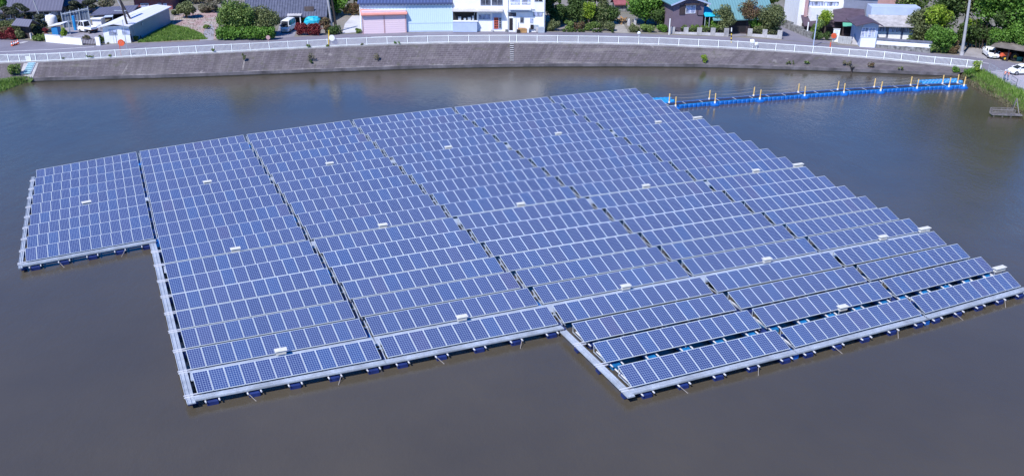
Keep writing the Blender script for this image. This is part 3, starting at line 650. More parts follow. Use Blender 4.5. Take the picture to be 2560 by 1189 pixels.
for i,(a,b_) in enumerate(zip(front,front[1:])):
    d=(b_-a).normalized();n=V((d.y,-d.x,0));c=(a+b_)/2;mb=MB();l=(b_-a).length/2-.03;r=.24
    def rg(s,z): return [V((c.x,c.y,z))+d*(l*sx_*s)+n*(r*sy_*s) for sx_,sy_ in((-1,-.6),(-.6,-1),(.6,-1),(1,-.6),(1,.6),(.6,1),(-.6,1),(-1,.6))]
    mb.loft([rg(.8,-.15),rg(1,-.05),rg(1,.25),rg(.82,.38)]);mb.build('float_block',MT['bluef'],th,smooth=False)
mb=MB();fr2=resample(offs(cl,-hwid-.12),.62)
for a,b_ in zip(fr2,fr2[1:]): mb.bar(a.lerp(b_,.06)+V((0,0,-.22)),a.lerp(b_,.94)+V((0,0,-.24)),.34,.36)
mb.build('far_float_row',MT['bluef'],th)
mb=MB();mb.path([p+V((0,0,-.04)) for p in front],.05,6);mb.build('tube_rail',MT['cyanf'],th)
pa=resample(offs(cl,hwid-.62),2.35);pb=resample(offs(cl,-hwid+.08),2.35)
for (a,b_),(c,d) in zip(zip(pa,pa[1:]),zip(pb,pb[1:])):
    mb=MB();q=[a.lerp(b_,.02),a.lerp(b_,.98),c.lerp(d,.98),c.lerp(d,.02)]
    q=[V((p.x,p.y,.40)) for p in q];mb.hexa([p-V((0,0,.1)) for p in q],q);mb.build('deck_panel',MT['deck'],th)
mb=MB()
for a,c in zip(pa,pb): mb.bar(V((a.x,a.y,.405)),V((c.x,c.y,.405)),.05,.03)
mb.build('seam',MT['pipe'],th)
RSj=random.Random(3)
for P in(fw,bw):
    for p in P:
        mb=MB();q=V((p.x,p.y,.15));mb.tube(q,q+V((RSj.uniform(-.05,.05),RSj.uniform(-.05,.05),1.42)),.072,n=10);po=mb.build('post',MT['orange'],th)
        mb=MB();mb.tube(q,q+V((0,0,.42)),.12,n=10);mb.build('post_base',MT['white'],po)
        mb=MB();mb.ball((p.x,p.y,.08),.62,.45,.26,12,6);mb.build('corner_float',MT['bluef'] if P is fw else MT['cyanf'],th)
for P in(fw,bw):
    for z in(.75,1.15):
        mb=MB()
        for a,b_ in zip(P,P[1:]):
            pr=[]
            for k in range(7):
                t=k/6;p=a.lerp(b_,t);pr.append(V((p.x,p.y,z+.28-.16*(1-(2*t-1)**2))))
            mb.path(pr,.011,4)
        mb.build('rope',MT['rope'],th)
# ramp float at the shore end and at the array end
def lump(name,px,py,rx,ry,label,m='cyanf'):
    p=at(px,py,.1);t=thing(name,label,'float',V((p.x,p.y,0)));d=(fw[-1]-fw[-3]).normalized();n=V((-d.y,d.x,0))
    k=0
    for i in range(-rx,rx+1):
        for j in range(-ry,ry+1):
            if abs(i)==rx and (j+i)%2: continue
            c=V((p.x,p.y,0))+d*i*.55+n*j*.55;mb=MB()
            rg=lambda s,z:[V((c.x,c.y,z))+d*(.26*a*s)+n*(.26*b_*s) for a,b_ in((-1,-.6),(-.6,-1),(.6,-1),(1,-.6),(1,.6),(.6,1),(-.6,1),(-1,.6))]
            mb.loft([rg(.8,-.15),rg(1,0),rg(1,.2),rg(.85,.28)]);mb.build('float_block',MT[m],t)
    return t
lump('float_raft',2350,204.5,5,1,'flat light blue raft of float blocks behind the shore end of the blue walkway')
lump('float_raft',1660,254,2,2,'small blue raft of float blocks joining the walkway to the array')

# ================================================================== BUILDINGS
class Fa:
    """vertical plane of a wall, from ground point A to ground point B (seen from outside A is on the left)"""
    def __init__(s,A,B,z=None):
        A=V(A);B=V(B);s.z=z if z is not None else min(gz(A.x),gz(B.x));s.A=V((A.x,A.y,s.z));d=V((B.x-A.x,B.y-A.y,0));s.L=d.length;s.u=d.normalized();s.n=V((s.u.y,-s.u.x,0))
    def loc(s,px,py,d=0):
        r=ray(px,py);A=s.A+s.n*d;t=(A-CAM).dot(s.n)/r.dot(s.n);p=CAM+r*t;return (p-s.A).dot(s.u),p.z-s.z
    def P(s,a,h,d=0): return s.A+s.u*a+s.n*d+V((0,0,h))
    def rect(s,x0,y0,x1,y1,d=0):
        xm,ym=(x0+x1)/2,(y0+y1)/2;return s.loc(x0,ym,d)[0],s.loc(x1,ym,d)[0],s.loc(xm,y1,d)[1],s.loc(xm,y0,d)[1]
    def box(s,mb,a0,a1,h0,h1,d0,d1,m=0):
        mb.hexa([s.P(a0,h0,d1),s.P(a1,h0,d1),s.P(a1,h0,d0),s.P(a0,h0,d0)],[s.P(a0,h1,d1),s.P(a1,h1,d1),s.P(a1,h1,d0),s.P(a0,h1,d0)],m)
    def wall(s,mb,a0,a1,h0,h1,d,m=0):  # uv in metres
        mb.face([s.P(a0,h0,d),s.P(a1,h0,d),s.P(a1,h1,d),s.P(a0,h1,d)],m,[(a0,h0),(a1,h0),(a1,h1),(a0,h1)])
def FP(x0,y0,x1,y1): return Fa(at(x0,y0),at(x1,y1))
def house(label,f,depth,h,wm,name='house',cat='house'):
    th=thing(name,label,cat,f.A);mb=MB();L=f.L
    f.wall(mb,0,L,-.3,h,0);
    for (a,b_,c_,d) in((f.P(L,0,0),f.P(L,0,-depth),0,0),(f.P(L,0,-depth),f.P(0,0,-depth),0,0),(f.P(0,0,-depth),f.P(0,0,0),0,0)):
        k=(b_-a).length;mb.face([a-V((0,0,.3)),b_-V((0,0,.3)),b_+V((0,0,h)),a+V((0,0,h))],0,[(0,0),(k,0),(k,h),(0,h)])
    mb.face([f.P(0,h,0),f.P(L,h,0),f.P(L,h,-depth),f.P(0,h,-depth)])
    mb.build('wall',wm,th);return th
def win(th,f,r,frame='white',gl='glass',nx=2,ny=1,d=0,name='window',t=.06,px=True,dd=.05):
    a0,a1,h0,h1=f.rect(*r,d) if px else r
    if h0<.02:h0=.02
    mb=MB();f.box(mb,a0,a1,h0,h0+t,d+.002,d+dd);f.box(mb,a0,a1,h1-t,h1,d+.002,d+dd)
    for k in range(nx+1):
        a=a0+(a1-a0-t)*k/nx;f.box(mb,a,a+t,h0+t,h1-t,d+.002,d+dd)
    for k in range(1,ny):
        h=h0+(h1-h0)*k/ny;f.box(mb,a0+t,a1-t,h-t/3,h+t/3,d+.004,d+dd-.006)
    w=mb.build(name,MT[frame],th);mb=MB();f.box(mb,a0+t*.5,a1-t*.5,h0+t*.5,h1-t*.5,d+.001,d+.02);mb.build('pane',MT[gl],w);return w
def patch(th,f,r,m,name,d0=.0,d1=.03,px=True,d=0):
    a0,a1,h0,h1=f.rect(*r,d) if px else r
    mb=MB();f.box(mb,a0,a1,max(h0,0.01),h1,d0+.001,d1);return mb.build(name,m if not isinstance(m,str) else MT[m],th)
def slab(mb,q,t,uvs=None,m=0):
    """roof sheet: q = eave-left, eave-right, ridge-right, ridge-left (top face)"""
    q=[V(p) for p in q];L=(q[1]-q[0]).length;S=(q[3]-q[0]).length
    mb.face(q,m,[(0,0),(L,0),(L,S),(0,S)]);lo=[p-V((0,0,t)) for p in q]
    mb.face(lo[::-1],m)
    for i in range(4):
        j=(i+1)%4;mb.face([lo[i],lo[j],q[j],q[i]],m)
def gable(th,f,depth,h,rise,over,m,name='roof',side=.4,t=.15,ribs=0,endm=None,L=None,a0=0,d0=0):
    L=f.L if L is None else L;mb=MB();k=rise/(depth/2);e=h-k*over
    A=f.P(a0-side,e,d0+over);B=f.P(L+side,e,d0+over);Cc=f.P(L+side,h+rise,d0-depth/2);D=f.P(a0-side,h+rise,d0-depth/2);E=f.P(a0-side,e,d0-depth-over);F_=f.P(L+side,e,d0-depth-over)
    slab(mb,[A,B,Cc,D],t);slab(mb,[F_,E,D,Cc],t)
    r=mb.build(name,m,th)
    if ribs:
        mb=MB();n=int((L-a0+2*side)/ribs)
        for i in range(n+1):
            q=i/n;mb.tube(A.lerp(B,q)+V((0,0,.03)),D.lerp(Cc,q)+V((0,0,.03)),.055,n=5)
        for i in range(1,9): pass
        mb.build('tile_rib',m,th)
        mb=MB();mb.bar(D+V((0,0,.12)),Cc+V((0,0,.12)),.35,.3)
        mb.build('ridge',m,th)
    if endm:
        mb=MB()
        for a in(a0,L): mb.face([f.P(a,h,d0),f.P(a,h,d0-depth),f.P(a,h+rise-.1,d0-depth/2)])
        mb.build('gable_end',endm,th)
    return r
def flat(th,f,a0,a1,h,d0,d1,m,t=.15,rise=0,name='roof'):
    mb=MB();slab(mb,[f.P(a0,h,d1),f.P(a1,h,d1),f.P(a1,h+rise,d0),f.P(a0,h+rise,d0)],t);return mb.build(name,m,th)
def hpx(f,px,py): return f.loc(px,py)[1]
# --- far left grey-roofed house
f=FP(-40,56,150,50);h=max(2.2,hpx(f,80,17));t=house('dark house with wide grey roof behind the pruned pines, top left corner',f,9,h,MT['greywall'])
gable(t,f,9,h,2.1,1.1,MT['greyroof'],side=.8,endm=MT['greywall'])
for r in((12,25,38,47),(70,22,92,44),(95,22,124,44),(128,22,143,42)): win(t,f,r,'white','glass' if r[0]!=128 else 'glassl',2)
f2=FP(150,44,235,30);h2=max(2.1,hpx(f2,180,9));t2=t
mb=MB();f2.wall(mb,0,f2.L,-.2,h2,0);mb.face([f2.P(f2.L,0,0),f2.P(f2.L,0,-5),f2.P(f2.L,h2,-5),f2.P(f2.L,h2,0)]);mb.build('wing_wall',MT['greywall'],t)
mb=MB();slab(mb,[f2.P(-.8,h2-.2,1),f2.P(f2.L+.6,h2-.2,1),f2.P(f2.L+.6,h2+1.7,-4),f2.P(-.8,h2+1.7,-4)],.15);mb.build('wing_roof',MT['greyroof'],t)
win(t,f2,(162,17,176,30),'white','glass',1)
# --- roofed gate
f=FP(57,95,79,97);t=thing('roofed_gate','small dark roofed entrance gate with white posts among the garden shrubs','gate',f.A);h=hpx(f,68,62);mb=MB();f.box(mb,.12,f.L-.12,0,h,-.25,-.1);mb.build('door',MT['wood'],t)
for a in(-.05,f.L-.1): mb=MB();f.box(mb,a,a+.16,0,h,-.2,.0);mb.build('post',MT['wood'],t)
mb=MB();A=[f.P(-.85,h-.05,.8),f.P(f.L+.75,h-.05,.8),f.P(f.L+.6,h+.75,-.3),f.P(-.7,h+.75,-.3)];slab(mb,A,.1);B=[f.P(f.L+.75,h-.05,-1.4),f.P(-.85,h-.05,-1.4),A[3],A[2]];slab(mb,B,.1);mb.build('roof',MT['greyroof'],t)
for a in(-.35,f.L+.1): mb=MB();f.box(mb,a,a+.22,0,.9,.1,.35);mb.build('stone_post',MT['concl'],t)
# --- low white garden wall by the road
f=FP(115,105.5,206,113);t=thing('white_wall','low bright white garden wall with a notch, beside the left road junction','wall',f.A);h=hpx(f,130,88);mb=MB();L=f.L
for a0,a1,hh in((0,L*.42,h),(L*.42,L*.5,h*.72),(L*.5,L,h*.93)): f.box(mb,a0,a1,-.2,hh,-.16,0)
mb.build('wall',MT['white'],t);mb=MB();f.box(mb,-.02,L*.42,h,h+.05,-.2,.04);f.box(mb,L*.5,L+.02,h*.93,h*.93+.05,-.2,.04);mb.build('coping',MT['concl'],t)
f=FP(207,113,240,114);t=thing('iron_gate','low dark metal gate between white wall and white workshop','gate',f.A);mb=MB()
for k in range(9): a=f.L*k/8;mb.bar(f.P(a,0,0),f.P(a,1.0,0),.05,.05,up=V((0,1,0)))
for hh in(.2,.95): mb.bar(f.P(0,hh,0),f.P(f.L,hh,0),.05,.05)
mb.build('bars',MT['wood'],t);mb=MB();f.box(mb,f.L,f.L+.7,0,1.25,-.2,0);mb.build('gate_post',MT['white'],t)
# --- blue hutch with pale roof
f=FP(131,88,146,88.5);t=thing('garden_hutch','small bright blue hutch under a slanting pale roof','shed',f.A);mb=MB();f.box(mb,0,f.L,0,1.15,-.9,0);mb.build('body',MT['bluep'],t)
mb=MB();slab(mb,[f.P(-.35,1.35,.2),f.P(f.L+.9,1.75,.2),f.P(f.L+1.3,1.95,-1.3),f.P(.1,1.55,-1.3)],.07);mb.build('roof',MT['whiteroof'],t)
# --- white tank
p=at(131,64);t=thing('storage_tank','rounded white storage tank beside the tall grey sheets','tank',p);mb=MB();q=V(p)
rr=.85;mb.loft([[V((q.x+r*math.cos(a*math.pi/8),q.y+r*math.sin(a*math.pi/8),q.z+z)) for a in range(16)] for r,z in((.8,0),(rr,.15),(rr,1.3),(.7,1.55),(.3,1.7),(.12,1.72))]);mb.build('tank',MT['cream'],t,smooth=True);mb=MB();mb.tube(q+V((0,0,1.7)),q+V((0,0,1.85)),.2,n=10);mb.build('lid',MT['galv'],t)
# --- corrugated sheet stack fence
f=FP(160,70,228,66);t=thing('sheet_metal_screen','tall screen of upright grey corrugated sheets on a pipe frame','screen',f.A);hs_=[hpx(f,162,32),hpx(f,228,18)];mb=MB()
n=8
for k in range(n):
    a0=f.L*k/n;a1=f.L*(k+.93)/n;h=lerp(hs_[0],hs_[1],k/n);mb.face([f.P(a0,0,0),f.P(a1,0,.05),f.P(a1,h,.05),f.P(a0,h,0)],0,[(a0,0),(a1,0),(a1,h),(a0,h)]);mb.face([f.P(a0,0,-.08),f.P(a1,0,-.03),f.P(a1,h,-.03),f.P(a0,h,-.08)],0,[(a0,0),(a1,0),(a1,h),(a0,h)])
mb.build('sheet',MT['greysheet'],t);mb=MB()
for a in(0,.33,.66,1): h=lerp(hs_[0],hs_[1],a)+.15;mb.tube(f.P(f.L*a,0,.15),f.P(f.L*a,h,.15),.07)
mb.tube(f.P(0,hs_[0]-.2,.2),f.P(f.L,hs_[1]-.2,.2),.05);mb.tube(f.P(0,1,.2),f.P(f.L,1,.2),.05);mb.build('pipe_frame',MT['galv'],t)
def pipe(px,y1,y0,r,m,label,name='upright_pipe',cat='pipe',lean=(0,0),group=None,n=8,r2=None):
    p=at(px,y1);top=atY(px,y0,p.y);top=V((p.x+lean[0],p.y+lean[1],top.z));t=thing(name,label,cat,p,group);mb=MB();mb.tube(V((0,0,-.2))+p,top,r,r2,n=n);mb.build('shaft',MT[m],t);return t,p,top
pipe(168,62,33,.22,'lbwall','pale blue upright tube left of the grey sheets');pipe(189,76,40,.22,'cyanf','bright blue upright tube in front of the grey sheets')
pipe(176,86,52,.10,'galv','thin grey upright pipe between two blue tubes');pipe(120,60,38,.22,'lbwall','pale blue tube left of the white tank')
# clutter around the yard
for i,(x,y,w,h,mm,lb) in enumerate(((232,78,.5,.6,'cyanf','small blue drum behind the white pickup'),(239,75,.5,.6,'white','small white drum near the left carport'),(250,74,.5,.7,'galv','grey drum in front of the white hut'),(100,50,.7,.8,'white','white box under the grey-roofed house'),(107,54,.6,.5,'lbwall','pale blue crate below the grey house'))):
    p=at(x,y);mb=MB();mb.loft([[V((p.x+w*.5*r*math.cos(a*math.pi/5),p.y+w*.5*r*math.sin(a*math.pi/5),p.z+z)) for a in range(10)] for r,z in((.9,0),(1,.1),(1,h*.5),(.95,h*.52),(1,h*.55),(1,h-.05),(.9,h))]);mb.build('drum',MT[mm],None,loc=p,label=lb,cat='drum')
# --- carport with grey roof, behind workshop
f=FP(238,66,330,58);t=thing('carport','low grey roofed open shed behind the white workshop','shed',f.A);h=hpx(f,235,37);mb=MB()
q=[f.P(-.6,h,.3),f.P(f.L+.3,h,.3),f.P(f.L+1.6,h+.3,-4.5),f.P(1.2,h+.3,-4.5)];slab(mb,q,.12);mb.build('roof',MT['greyroof'],t)
for a in(0,.5,1): mb=MB();mb.bar(f.P(f.L*a,0,0),f.P(f.L*a,h-.1,0),.12,.12,up=V((0,1,0)));mb.build('post',MT['galv'],t)
mb=MB();f.box(mb,0,f.L+2,0,h-.15,-5.2,-5);mb.build('back_wall',MT['dark'],t)
mb=MB();slab(mb,[f.P(f.L*.25,h-.35,.9),f.P(f.L*.5,h-.35,.9),f.P(f.L*.55,h-.1,-.1),f.P(f.L*.35,h-.1,-.1)],.06);mb.build('awning',MT['lbwall'],t)
f=FP(233,68,255,68);t=house('small white hut with flat roof at the carport',f,1.6,hpx(f,245,47),MT['cream'],'hut','hut');flat(t,f,-.15,f.L+.15,hpx(f,245,47)+.06,-1.8,.25,MT['cream'])
# --- white workshop
P1=at(263,110);P2=at(328,107);P3=at(427,57);f=Fa(P1,P2);h=hpx(f,262,66);sd=Fa(P2,P3);D=(P3-P2)
t=thing('workshop','long low white workshop with shallow pale roof and grey-blue sheeted side','workshop',f.A);mb=MB();z0=f.z-.4
def wq(a,b_,m=0):
    k=(b_-a).length;mb.face([V((a.x,a.y,z0)),V((b_.x,b_.y,z0)),V((b_.x,b_.y,f.z+h)),V((a.x,a.y,f.z+h))],m,[(0,0),(k,0),(k,h),(0,h)])
P4=P1+D;wq(P1,P2);wq(P4,P1);wq(P3,P4);mb.build('wall',MT['white'],t)
mb=MB();wq(P2,P3);mb.build('side_wall',MT['sidewall'],t)
mb=MB();z=V((0,0,1));o=(P2-P1).normalized();dn=D.normalized();topf=lambda p,hh:V((p.x,p.y,f.z+hh))
mid1=P1.lerp(P2,.5);mid2=P4.lerp(P3,.5)
slab(mb,[topf(P1-o*.5-dn*.5,h+.0),topf(mid1-dn*.5,h+.45),topf(mid2+dn*.3,h+.45),topf(P4-o*.5+dn*.3,h+.0)],.12);slab(mb,[topf(mid1-dn*.5,h+.45),topf(P2+o*.35-dn*.5,h+.05),topf(P3+o*.35+dn*.3,h+.05),topf(mid2+dn*.3,h+.45)],.12);mb.build('roof',MT['whiteroof'],t)
for r in((272,74,292,88),(305,72,325,86)): win(t,f,r,'galv','glassl',2)
mb=MB();mb.tube(sd.P(1.2,h-.1,.1),sd.P(1.2,0,.1),.05);mb.tube(sd.P(4.2,h-.5,.16),sd.P(4.2,h-.9,.16),.12);mb.build('downpipe',MT['galv'],t)
# --- teal roofed building, top
f=FP(338,26,432,24);t=house('brown and white building under a bright teal roof, behind the white workshop',f,7,2.4,MT['redroof']);gable(t,f,7,max(2.4,hpx(f,380,6)),1.6,.7,MT['tarp'],side=.6)
for r in((352,9,372,20),(395,8,404,22),(409,9,418,22)): win(t,f,r,'white','glassl',1)
# --- Japanese tiled house
f=FP(628,60,806,57);h=hpx(f,700,26);t=house('old house with blue-grey tiled roof behind the tall green bushes',f,9,h,MT['wood'])
gable(t,f,9,h,3.0,1.2,MT['tileroof'],side=.9,ribs=.42,endm=MT['cream'])
win(t,f,(700,34,716,52),'galv','glassl',2,2)
fb=Fa(f.P(f.L,0,0),f.P(f.L+.2,0,-2));patch(t,f,(762,16,786,44),'brick','hanging_cloth',.2,.3)
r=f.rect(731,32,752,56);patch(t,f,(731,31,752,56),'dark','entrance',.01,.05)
mb=MB();slab(mb,[f.P(r[0]-.6,h-.55,1.6),f.P(r[1]+.3,h-.55,1.6),f.P(r[1]+.3,h-.35,.1),f.P(r[0]-.6,h-.35,.1)],.1);mb.build('porch_roof',MT['concl'],t)
for a in(r[0]-.4,r[1]+.1): mb=MB();mb.bar(f.P(a,0,1.4),f.P(a,h-.6,1.4),.12,.12,up=V((0,1,0)));mb.build('porch_post',MT['white'],t)
# cyan tarpaulin heap
p=at(783,60);t=thing('covered_heap','bright cyan tarpaulin draped over a low heap behind the red hedge','tarpaulin',p);mb=MB();R=np.random.RandomState(4);rings=[]
for k in range(6):
    a=k/5;rings.append([V((p.x+(1.45-.75*a*a)*math.cos(j*math.pi/7)*(1+.06*R.randn()),p.y+(1.1-.55*a*a)*math.sin(j*math.pi/7)*(1+.06*R.randn()),p.z+1.25*math.sin(a*1.45)+.03*R.randn())) for j in range(14)])
mb.loft(rings);mb.build('sheet',MT['tarp'],t)
# --- pale blue factory
f=FP(903,82,1133,79);h=hpx(f,1000,7);t=house('large windowless pale blue metal clad factory with dark blue roof, beside the road',f,16,h,MT['factory'],'factory','factory')
mb=MB();slab(mb,[f.P(-.3,h+.02,.35),f.P(f.L+.02,h+.02,.35),f.P(f.L+.02,h+2.8,-16),f.P(-.3,h+2.8,-16)],.18);mb.build('roof',MT['bluerf'],t)
mb=MB();n=int(f.L/.5);pts=[f.P(0,h-.12,.353),f.P(f.L,h-.12,.353)]
for k in range(n,-1,-1): pts.append(f.P(f.L*k/n,h-.2,.353)); pts+= [f.P(f.L*(k-.5)/n,h-.36,.353)] if k else []
mb.face(pts[::-1])
mb.build('eave_teeth',MT['bluerf'],t)
mb=MB();f.box(mb,0,f.L,1.35,1.42,.002,.03);f.box(mb,0,f.L,-.1,.25,.002,.05);mb.build('trim',MT['lbwall'],t)
mb=MB();f.box(mb,-.05,.1,0,h,.0,.08);mb.build('corner_trim',MT['white'],t)
# --- pink shutter shed
f2=FP(907,85.5,1017,81.5);h2=hpx(f2,960,37);t=house('pink double shuttered garage with salmon awning, against the blue factory',f2,1.45,h2+.6,MT['pinks'],'garage','garage')
mb=MB();slab(mb,[f2.P(-.15,h2+.15,.45),f2.P(f2.L+.15,h2+.15,.45),f2.P(f2.L+.15,h2+.85,-1.3),f2.P(-.15,h2+.85,-1.3)],.14);mb.build('awning',MT['salmon'],t)
for k in range(2):
    a0=f2.L*(.03+.485*k);mb=MB();f2.box(mb,a0,a0+f2.L*.455,0.02,h2-.15,.002,.03);mb.build('shutter',MT['pinks'],t)
mb=MB();f2.box(mb,0,f2.L,h2-.15,h2+.05,.002,.06);
for a in(0,f2.L*.49,f2.L-.12): f2.box(mb,a,a+.12,0,h2-.16,.002,.06)
mb.build('shutter_frame',MT['pinkw'],t)
# --- white shop building
f=FP(1134,79,1268,79);H1=6.4;t=house('white two-storey workshop house with open dark bay, red door and upper windows',f,9,H1,MT['white'],'workshop_house','house')
win(t,f,(1201,-1,1227,14),'galv','glass',2,1);win(t,f,(1229,-1,1257,14),'galv','glass',2,1)
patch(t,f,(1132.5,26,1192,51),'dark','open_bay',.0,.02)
mb=MB();a0,a1,h0,h1=f.rect(1132.5,26,1192,51)
for q,w,hh in((.22,.45,.55),(.45,.35,.4),(.62,.5,.5),(.8,.3,.7)): a=lerp(a0,a1,q);f.box(mb,a,a+w,h0+.02,h0+hh,.03,.25)
mb.build('stored_goods',MT['galv'],t)
mb=MB();mb.bar(f.P(lerp(a0,a1,.82),h0,.1),f.P(lerp(a0,a1,.95),h1,.1),.06,.06);mb.build('ladder',MT['galv'],t)
patch(t,f,(1132.5,52,1193,78),'lbwall','parapet',.0,.7);
mb=MB();f.box(mb,-.02,f.rect(1130,50,1194,78)[1]+.05,1.62,1.72,.0,.76);mb.build('parapet_cap',MT['white'],t)
mb=MB();a,b_=f.rect(1131,18,1257,26)[:2];hh=hpx(f,1200,25);slab(mb,[f.P(a,hh,1.0),f.P(b_,hh,1.0),f.P(b_,hh+.22,.0),f.P(a,hh+.22,.0)],.14);mb.build('canopy',MT['concl'],t)
patch(t,f,(1193,27,1252,31),'lbwall','blue_band',.0,.04)
win(t,f,(1196,36,1226,49),'galv','glassl',3,1)
patch(t,f,(1231,34,1254,73),'lbwall','door_surround',.0,.05)
f.d=0;dr=patch(t,f,(1235,44,1246,72),'redd','door',.051,.08)
mb=MB();a0,a1,h0,h1=f.rect(1235,44,1246,72)
for i in range(2):
    for j in range(4): a=lerp(a0,a1,.12+.44*i);z=lerp(h0,h1,.1+.22*j);f.box(mb,a,a+(a1-a0)*.3,z,z+(h1-h0)*.14,.081,.09)
mb.build('door_glass',MT['dark'],dr)
win(t,f,(1247,44,1254,71),'galv','glass',1,5,.05)
# right part with balcony
g=FP(1268,80,1362,80.5);t=house('white two-storey house with balcony and small square windows beside the red-door workshop',g,9,7.0,MT['white'],'balcony_house','house')
mb=MB();a0,a1,h0,h1=g.rect(1274,0,1328,20);g.box(mb,a0,a1,h0-.15,h0,.0,.9);mb.build('balcony_floor',MT['white'],t)
mb=MB();hb=h0
for k in range(17): a=lerp(a0,a1,k/16);mb.bar(g.P(a,hb,.86),g.P(a,hb+1.0,.86),.05,.05,up=V((0,1,0)))
for z in(.05,.98): mb.bar(g.P(a0,hb+z,.86),g.P(a1,hb+z,.86),.07,.07)
mb.build('railing',MT['white'],t)
win(t,g,(1276,-14,1300,12),'galv','glassl',2);win(t,g,(1304,-14,1326,12),'galv','glassl',2);win(t,g,(1336,-8,1357,5),'galv','glass',2)
win(t,g,(1334,30,1356,41),'dark','glassl',2,2);patch(t,g,(1272,25,1322,29),'lbwall','blue_band',.0,.04)
win(t,g,(1272,32,1290,41),'dark','glass',3,1);patch(t,g,(1273,46,1282,76),'dark','door',.0,.03);win(t,g,(1300,43,1310,58),'galv','glass',1)
win(t,g,(1325,46,1333,58),'galv','glassl',1)
for i,(a,b_) in enumerate(((1326,1334),(1335,1345))): patch(t,g,(a,62,b_,73),'galv' if i else 'dark','meter_box',.0,.2)
for (hh,r) in((g,(1340,64,1352,74)),(g,(1312,64,1324,76))):
    a0,a1,h0,h1=hh.rect(*r);mb=MB();hh.box(mb,a0,a1,.1,.75,.1,.45);mb.build('outdoor_unit',MT['concl'],t);
for hh,tt in((g,t),):
    mb=MB();mb.tube(hh.P(.12,0,.07),hh.P(.12,6.8,.07),.045);mb.tube(hh.P(hh.L-.12,0,.07),hh.P(hh.L-.12,6.8,.07),.045);mb.bar(hh.P(0,3.05,.03),hh.P(hh.L,3.05,.03),.05,.10);mb.build('drainpipe',MT['galv'],tt)
# things standing in front
def crate(px,py,w,d,h,m,label,name='crate',cat='crate'):
    p=at(px,py);mb=MB();i=.03
    mb.loft([[p+V((sx_*w/2*s,sy_*d/2*s,z)) for sx_,sy_ in((-1,-1),(1,-1),(1,1),(-1,1))] for s,z in((.92,0),(1,.06),(1,h-.05),(.95,h))]);mb.build(name,MT[m],None,loc=p,label=label,cat=cat)
crate(1184,79.5,.5,.5,1.0,'white','white bin left of the small window of the workshop house','bin','bin')
crate(1171,79.5,.9,.4,.3,'galv','low grey box on the ground before the pale blue parapet')
crate(1190,80,.4,.4,.4,'concl','small pale pot beside the white bin','pot','pot');crate(1230,80,.35,.35,.35,'concl','pale pot just left of the red door step','pot','pot')
crate(1266,80.5,.35,.35,.4,'stone','dark pot between the two white houses','pot','pot')
crate(1353,82,1.0,.5,.9,'galv','grey air conditioner box at the right corner of the balcony house','air_conditioner','air conditioner')
crate(1306,82,1.4,.5,.7,'woodl','pile of brown goods under the balcony house window','goods_pile','goods');crate(1318,82,.5,.4,.7,'white','white box beside the goods pile');crate(1296,82.5,.5,.5,.5,'dark','dark tub left of the goods pile','tub','tub')
mb=MB();p=g.P(f.L*0+.3,0,.3);mb.tube(at(1290,82),at(1290,82)+V((0,0,2.2)),.04);mb.build('thin_pole',MT['galv'],None,loc=at(1290,82),label='thin grey pole before the balcony house',cat='pole')
# --- mauve house
f=FP(1679,84,1754,83);h=hpx(f,1680,8);t=house('mauve two-storey house with one shuttered window behind the low pillared wall',f,8,h,MT['purple'])
mb=MB();m_=f.P(f.L/2,h+1.0,.5);A=f.P(-.6,h-.15,.5);B=f.P(f.L+.9,h-.15,.5);back_=-f.n*9
slab(mb,[A,m_,m_+back_,A+back_],.14);slab(mb,[m_,B,B+back_,m_+back_],.14);mb.build('roof',MT['teal'],t)
mb=MB();mb.face([f.P(0,h,0),f.P(f.L,h,0),f.P(f.L/2,h+.85,0)]);mb.build('gable_end',MT['purple'],t)
mb=MB();mb.bar(A-V((0,0,.12)),m_-V((0,0,.12)),.06,.22);mb.bar(m_-V((0,0,.12)),B-V((0,0,.12)),.06,.22);mb.build('barge_board',MT['lbwall'],t)
win(t,f,(1714,13,1739,34),'white','glassl',2,2)
w_=patch(t,f,(1699,13,1713,37),'wood','shutter',.0,.08);patch(t,f,(1711,9,1747,12),'wood','window_hood',.0,.5)
mb=MB();a=f.rect(1743,40,1755,44)[0];mb.tube(f.P(a,hpx(f,1744,38),.05),f.P(f.L+1.6,hpx(f,1744,38)-.3,.05),.05);mb.tube(f.P(a,hpx(f,1744,38),.05),f.P(a,h-1.2,.05),.05);mb.build('drainpipe',MT['dark'],t)
# cyan tarp lean-to
f=FP(1757,84,1792,84);t=thing('lean_to','cyan tarpaulin lean-to roof beside the mauve house','shelter',f.A);mb=MB();slab(mb,[f.P(.0,hpx(f,1760,41),.3),f.P(f.L+.2,hpx(f,1790,40),.3),f.P(f.L-.9,hpx(f,1780,24),-2.2),f.P(.0,hpx(f,1758,20),-2.2)],.05);mb.build('sheet',MT['tarp'],t)
for a in(.1,f.L*.35,f.L): mb=MB();mb.tube(f.P(a,0,.2),f.P(a,hpx(f,1760,42),.2),.05);mb.build('post',MT['galv'],t)
# --- teal roof barn
f=FP(1783,84,1924,86);h=hpx(f,1850,40);t=house('dark wooden barn under a faded teal sheet roof, half hidden by trees',f,6,h,MT['wood'],'barn','barn');gable(t,f,6,h,2.2,.6,MT['teal'],side=.4,endm=MT['cream'])
patch(t,f,(1826,42,1865,80),'dark','doorway',.0,.03)
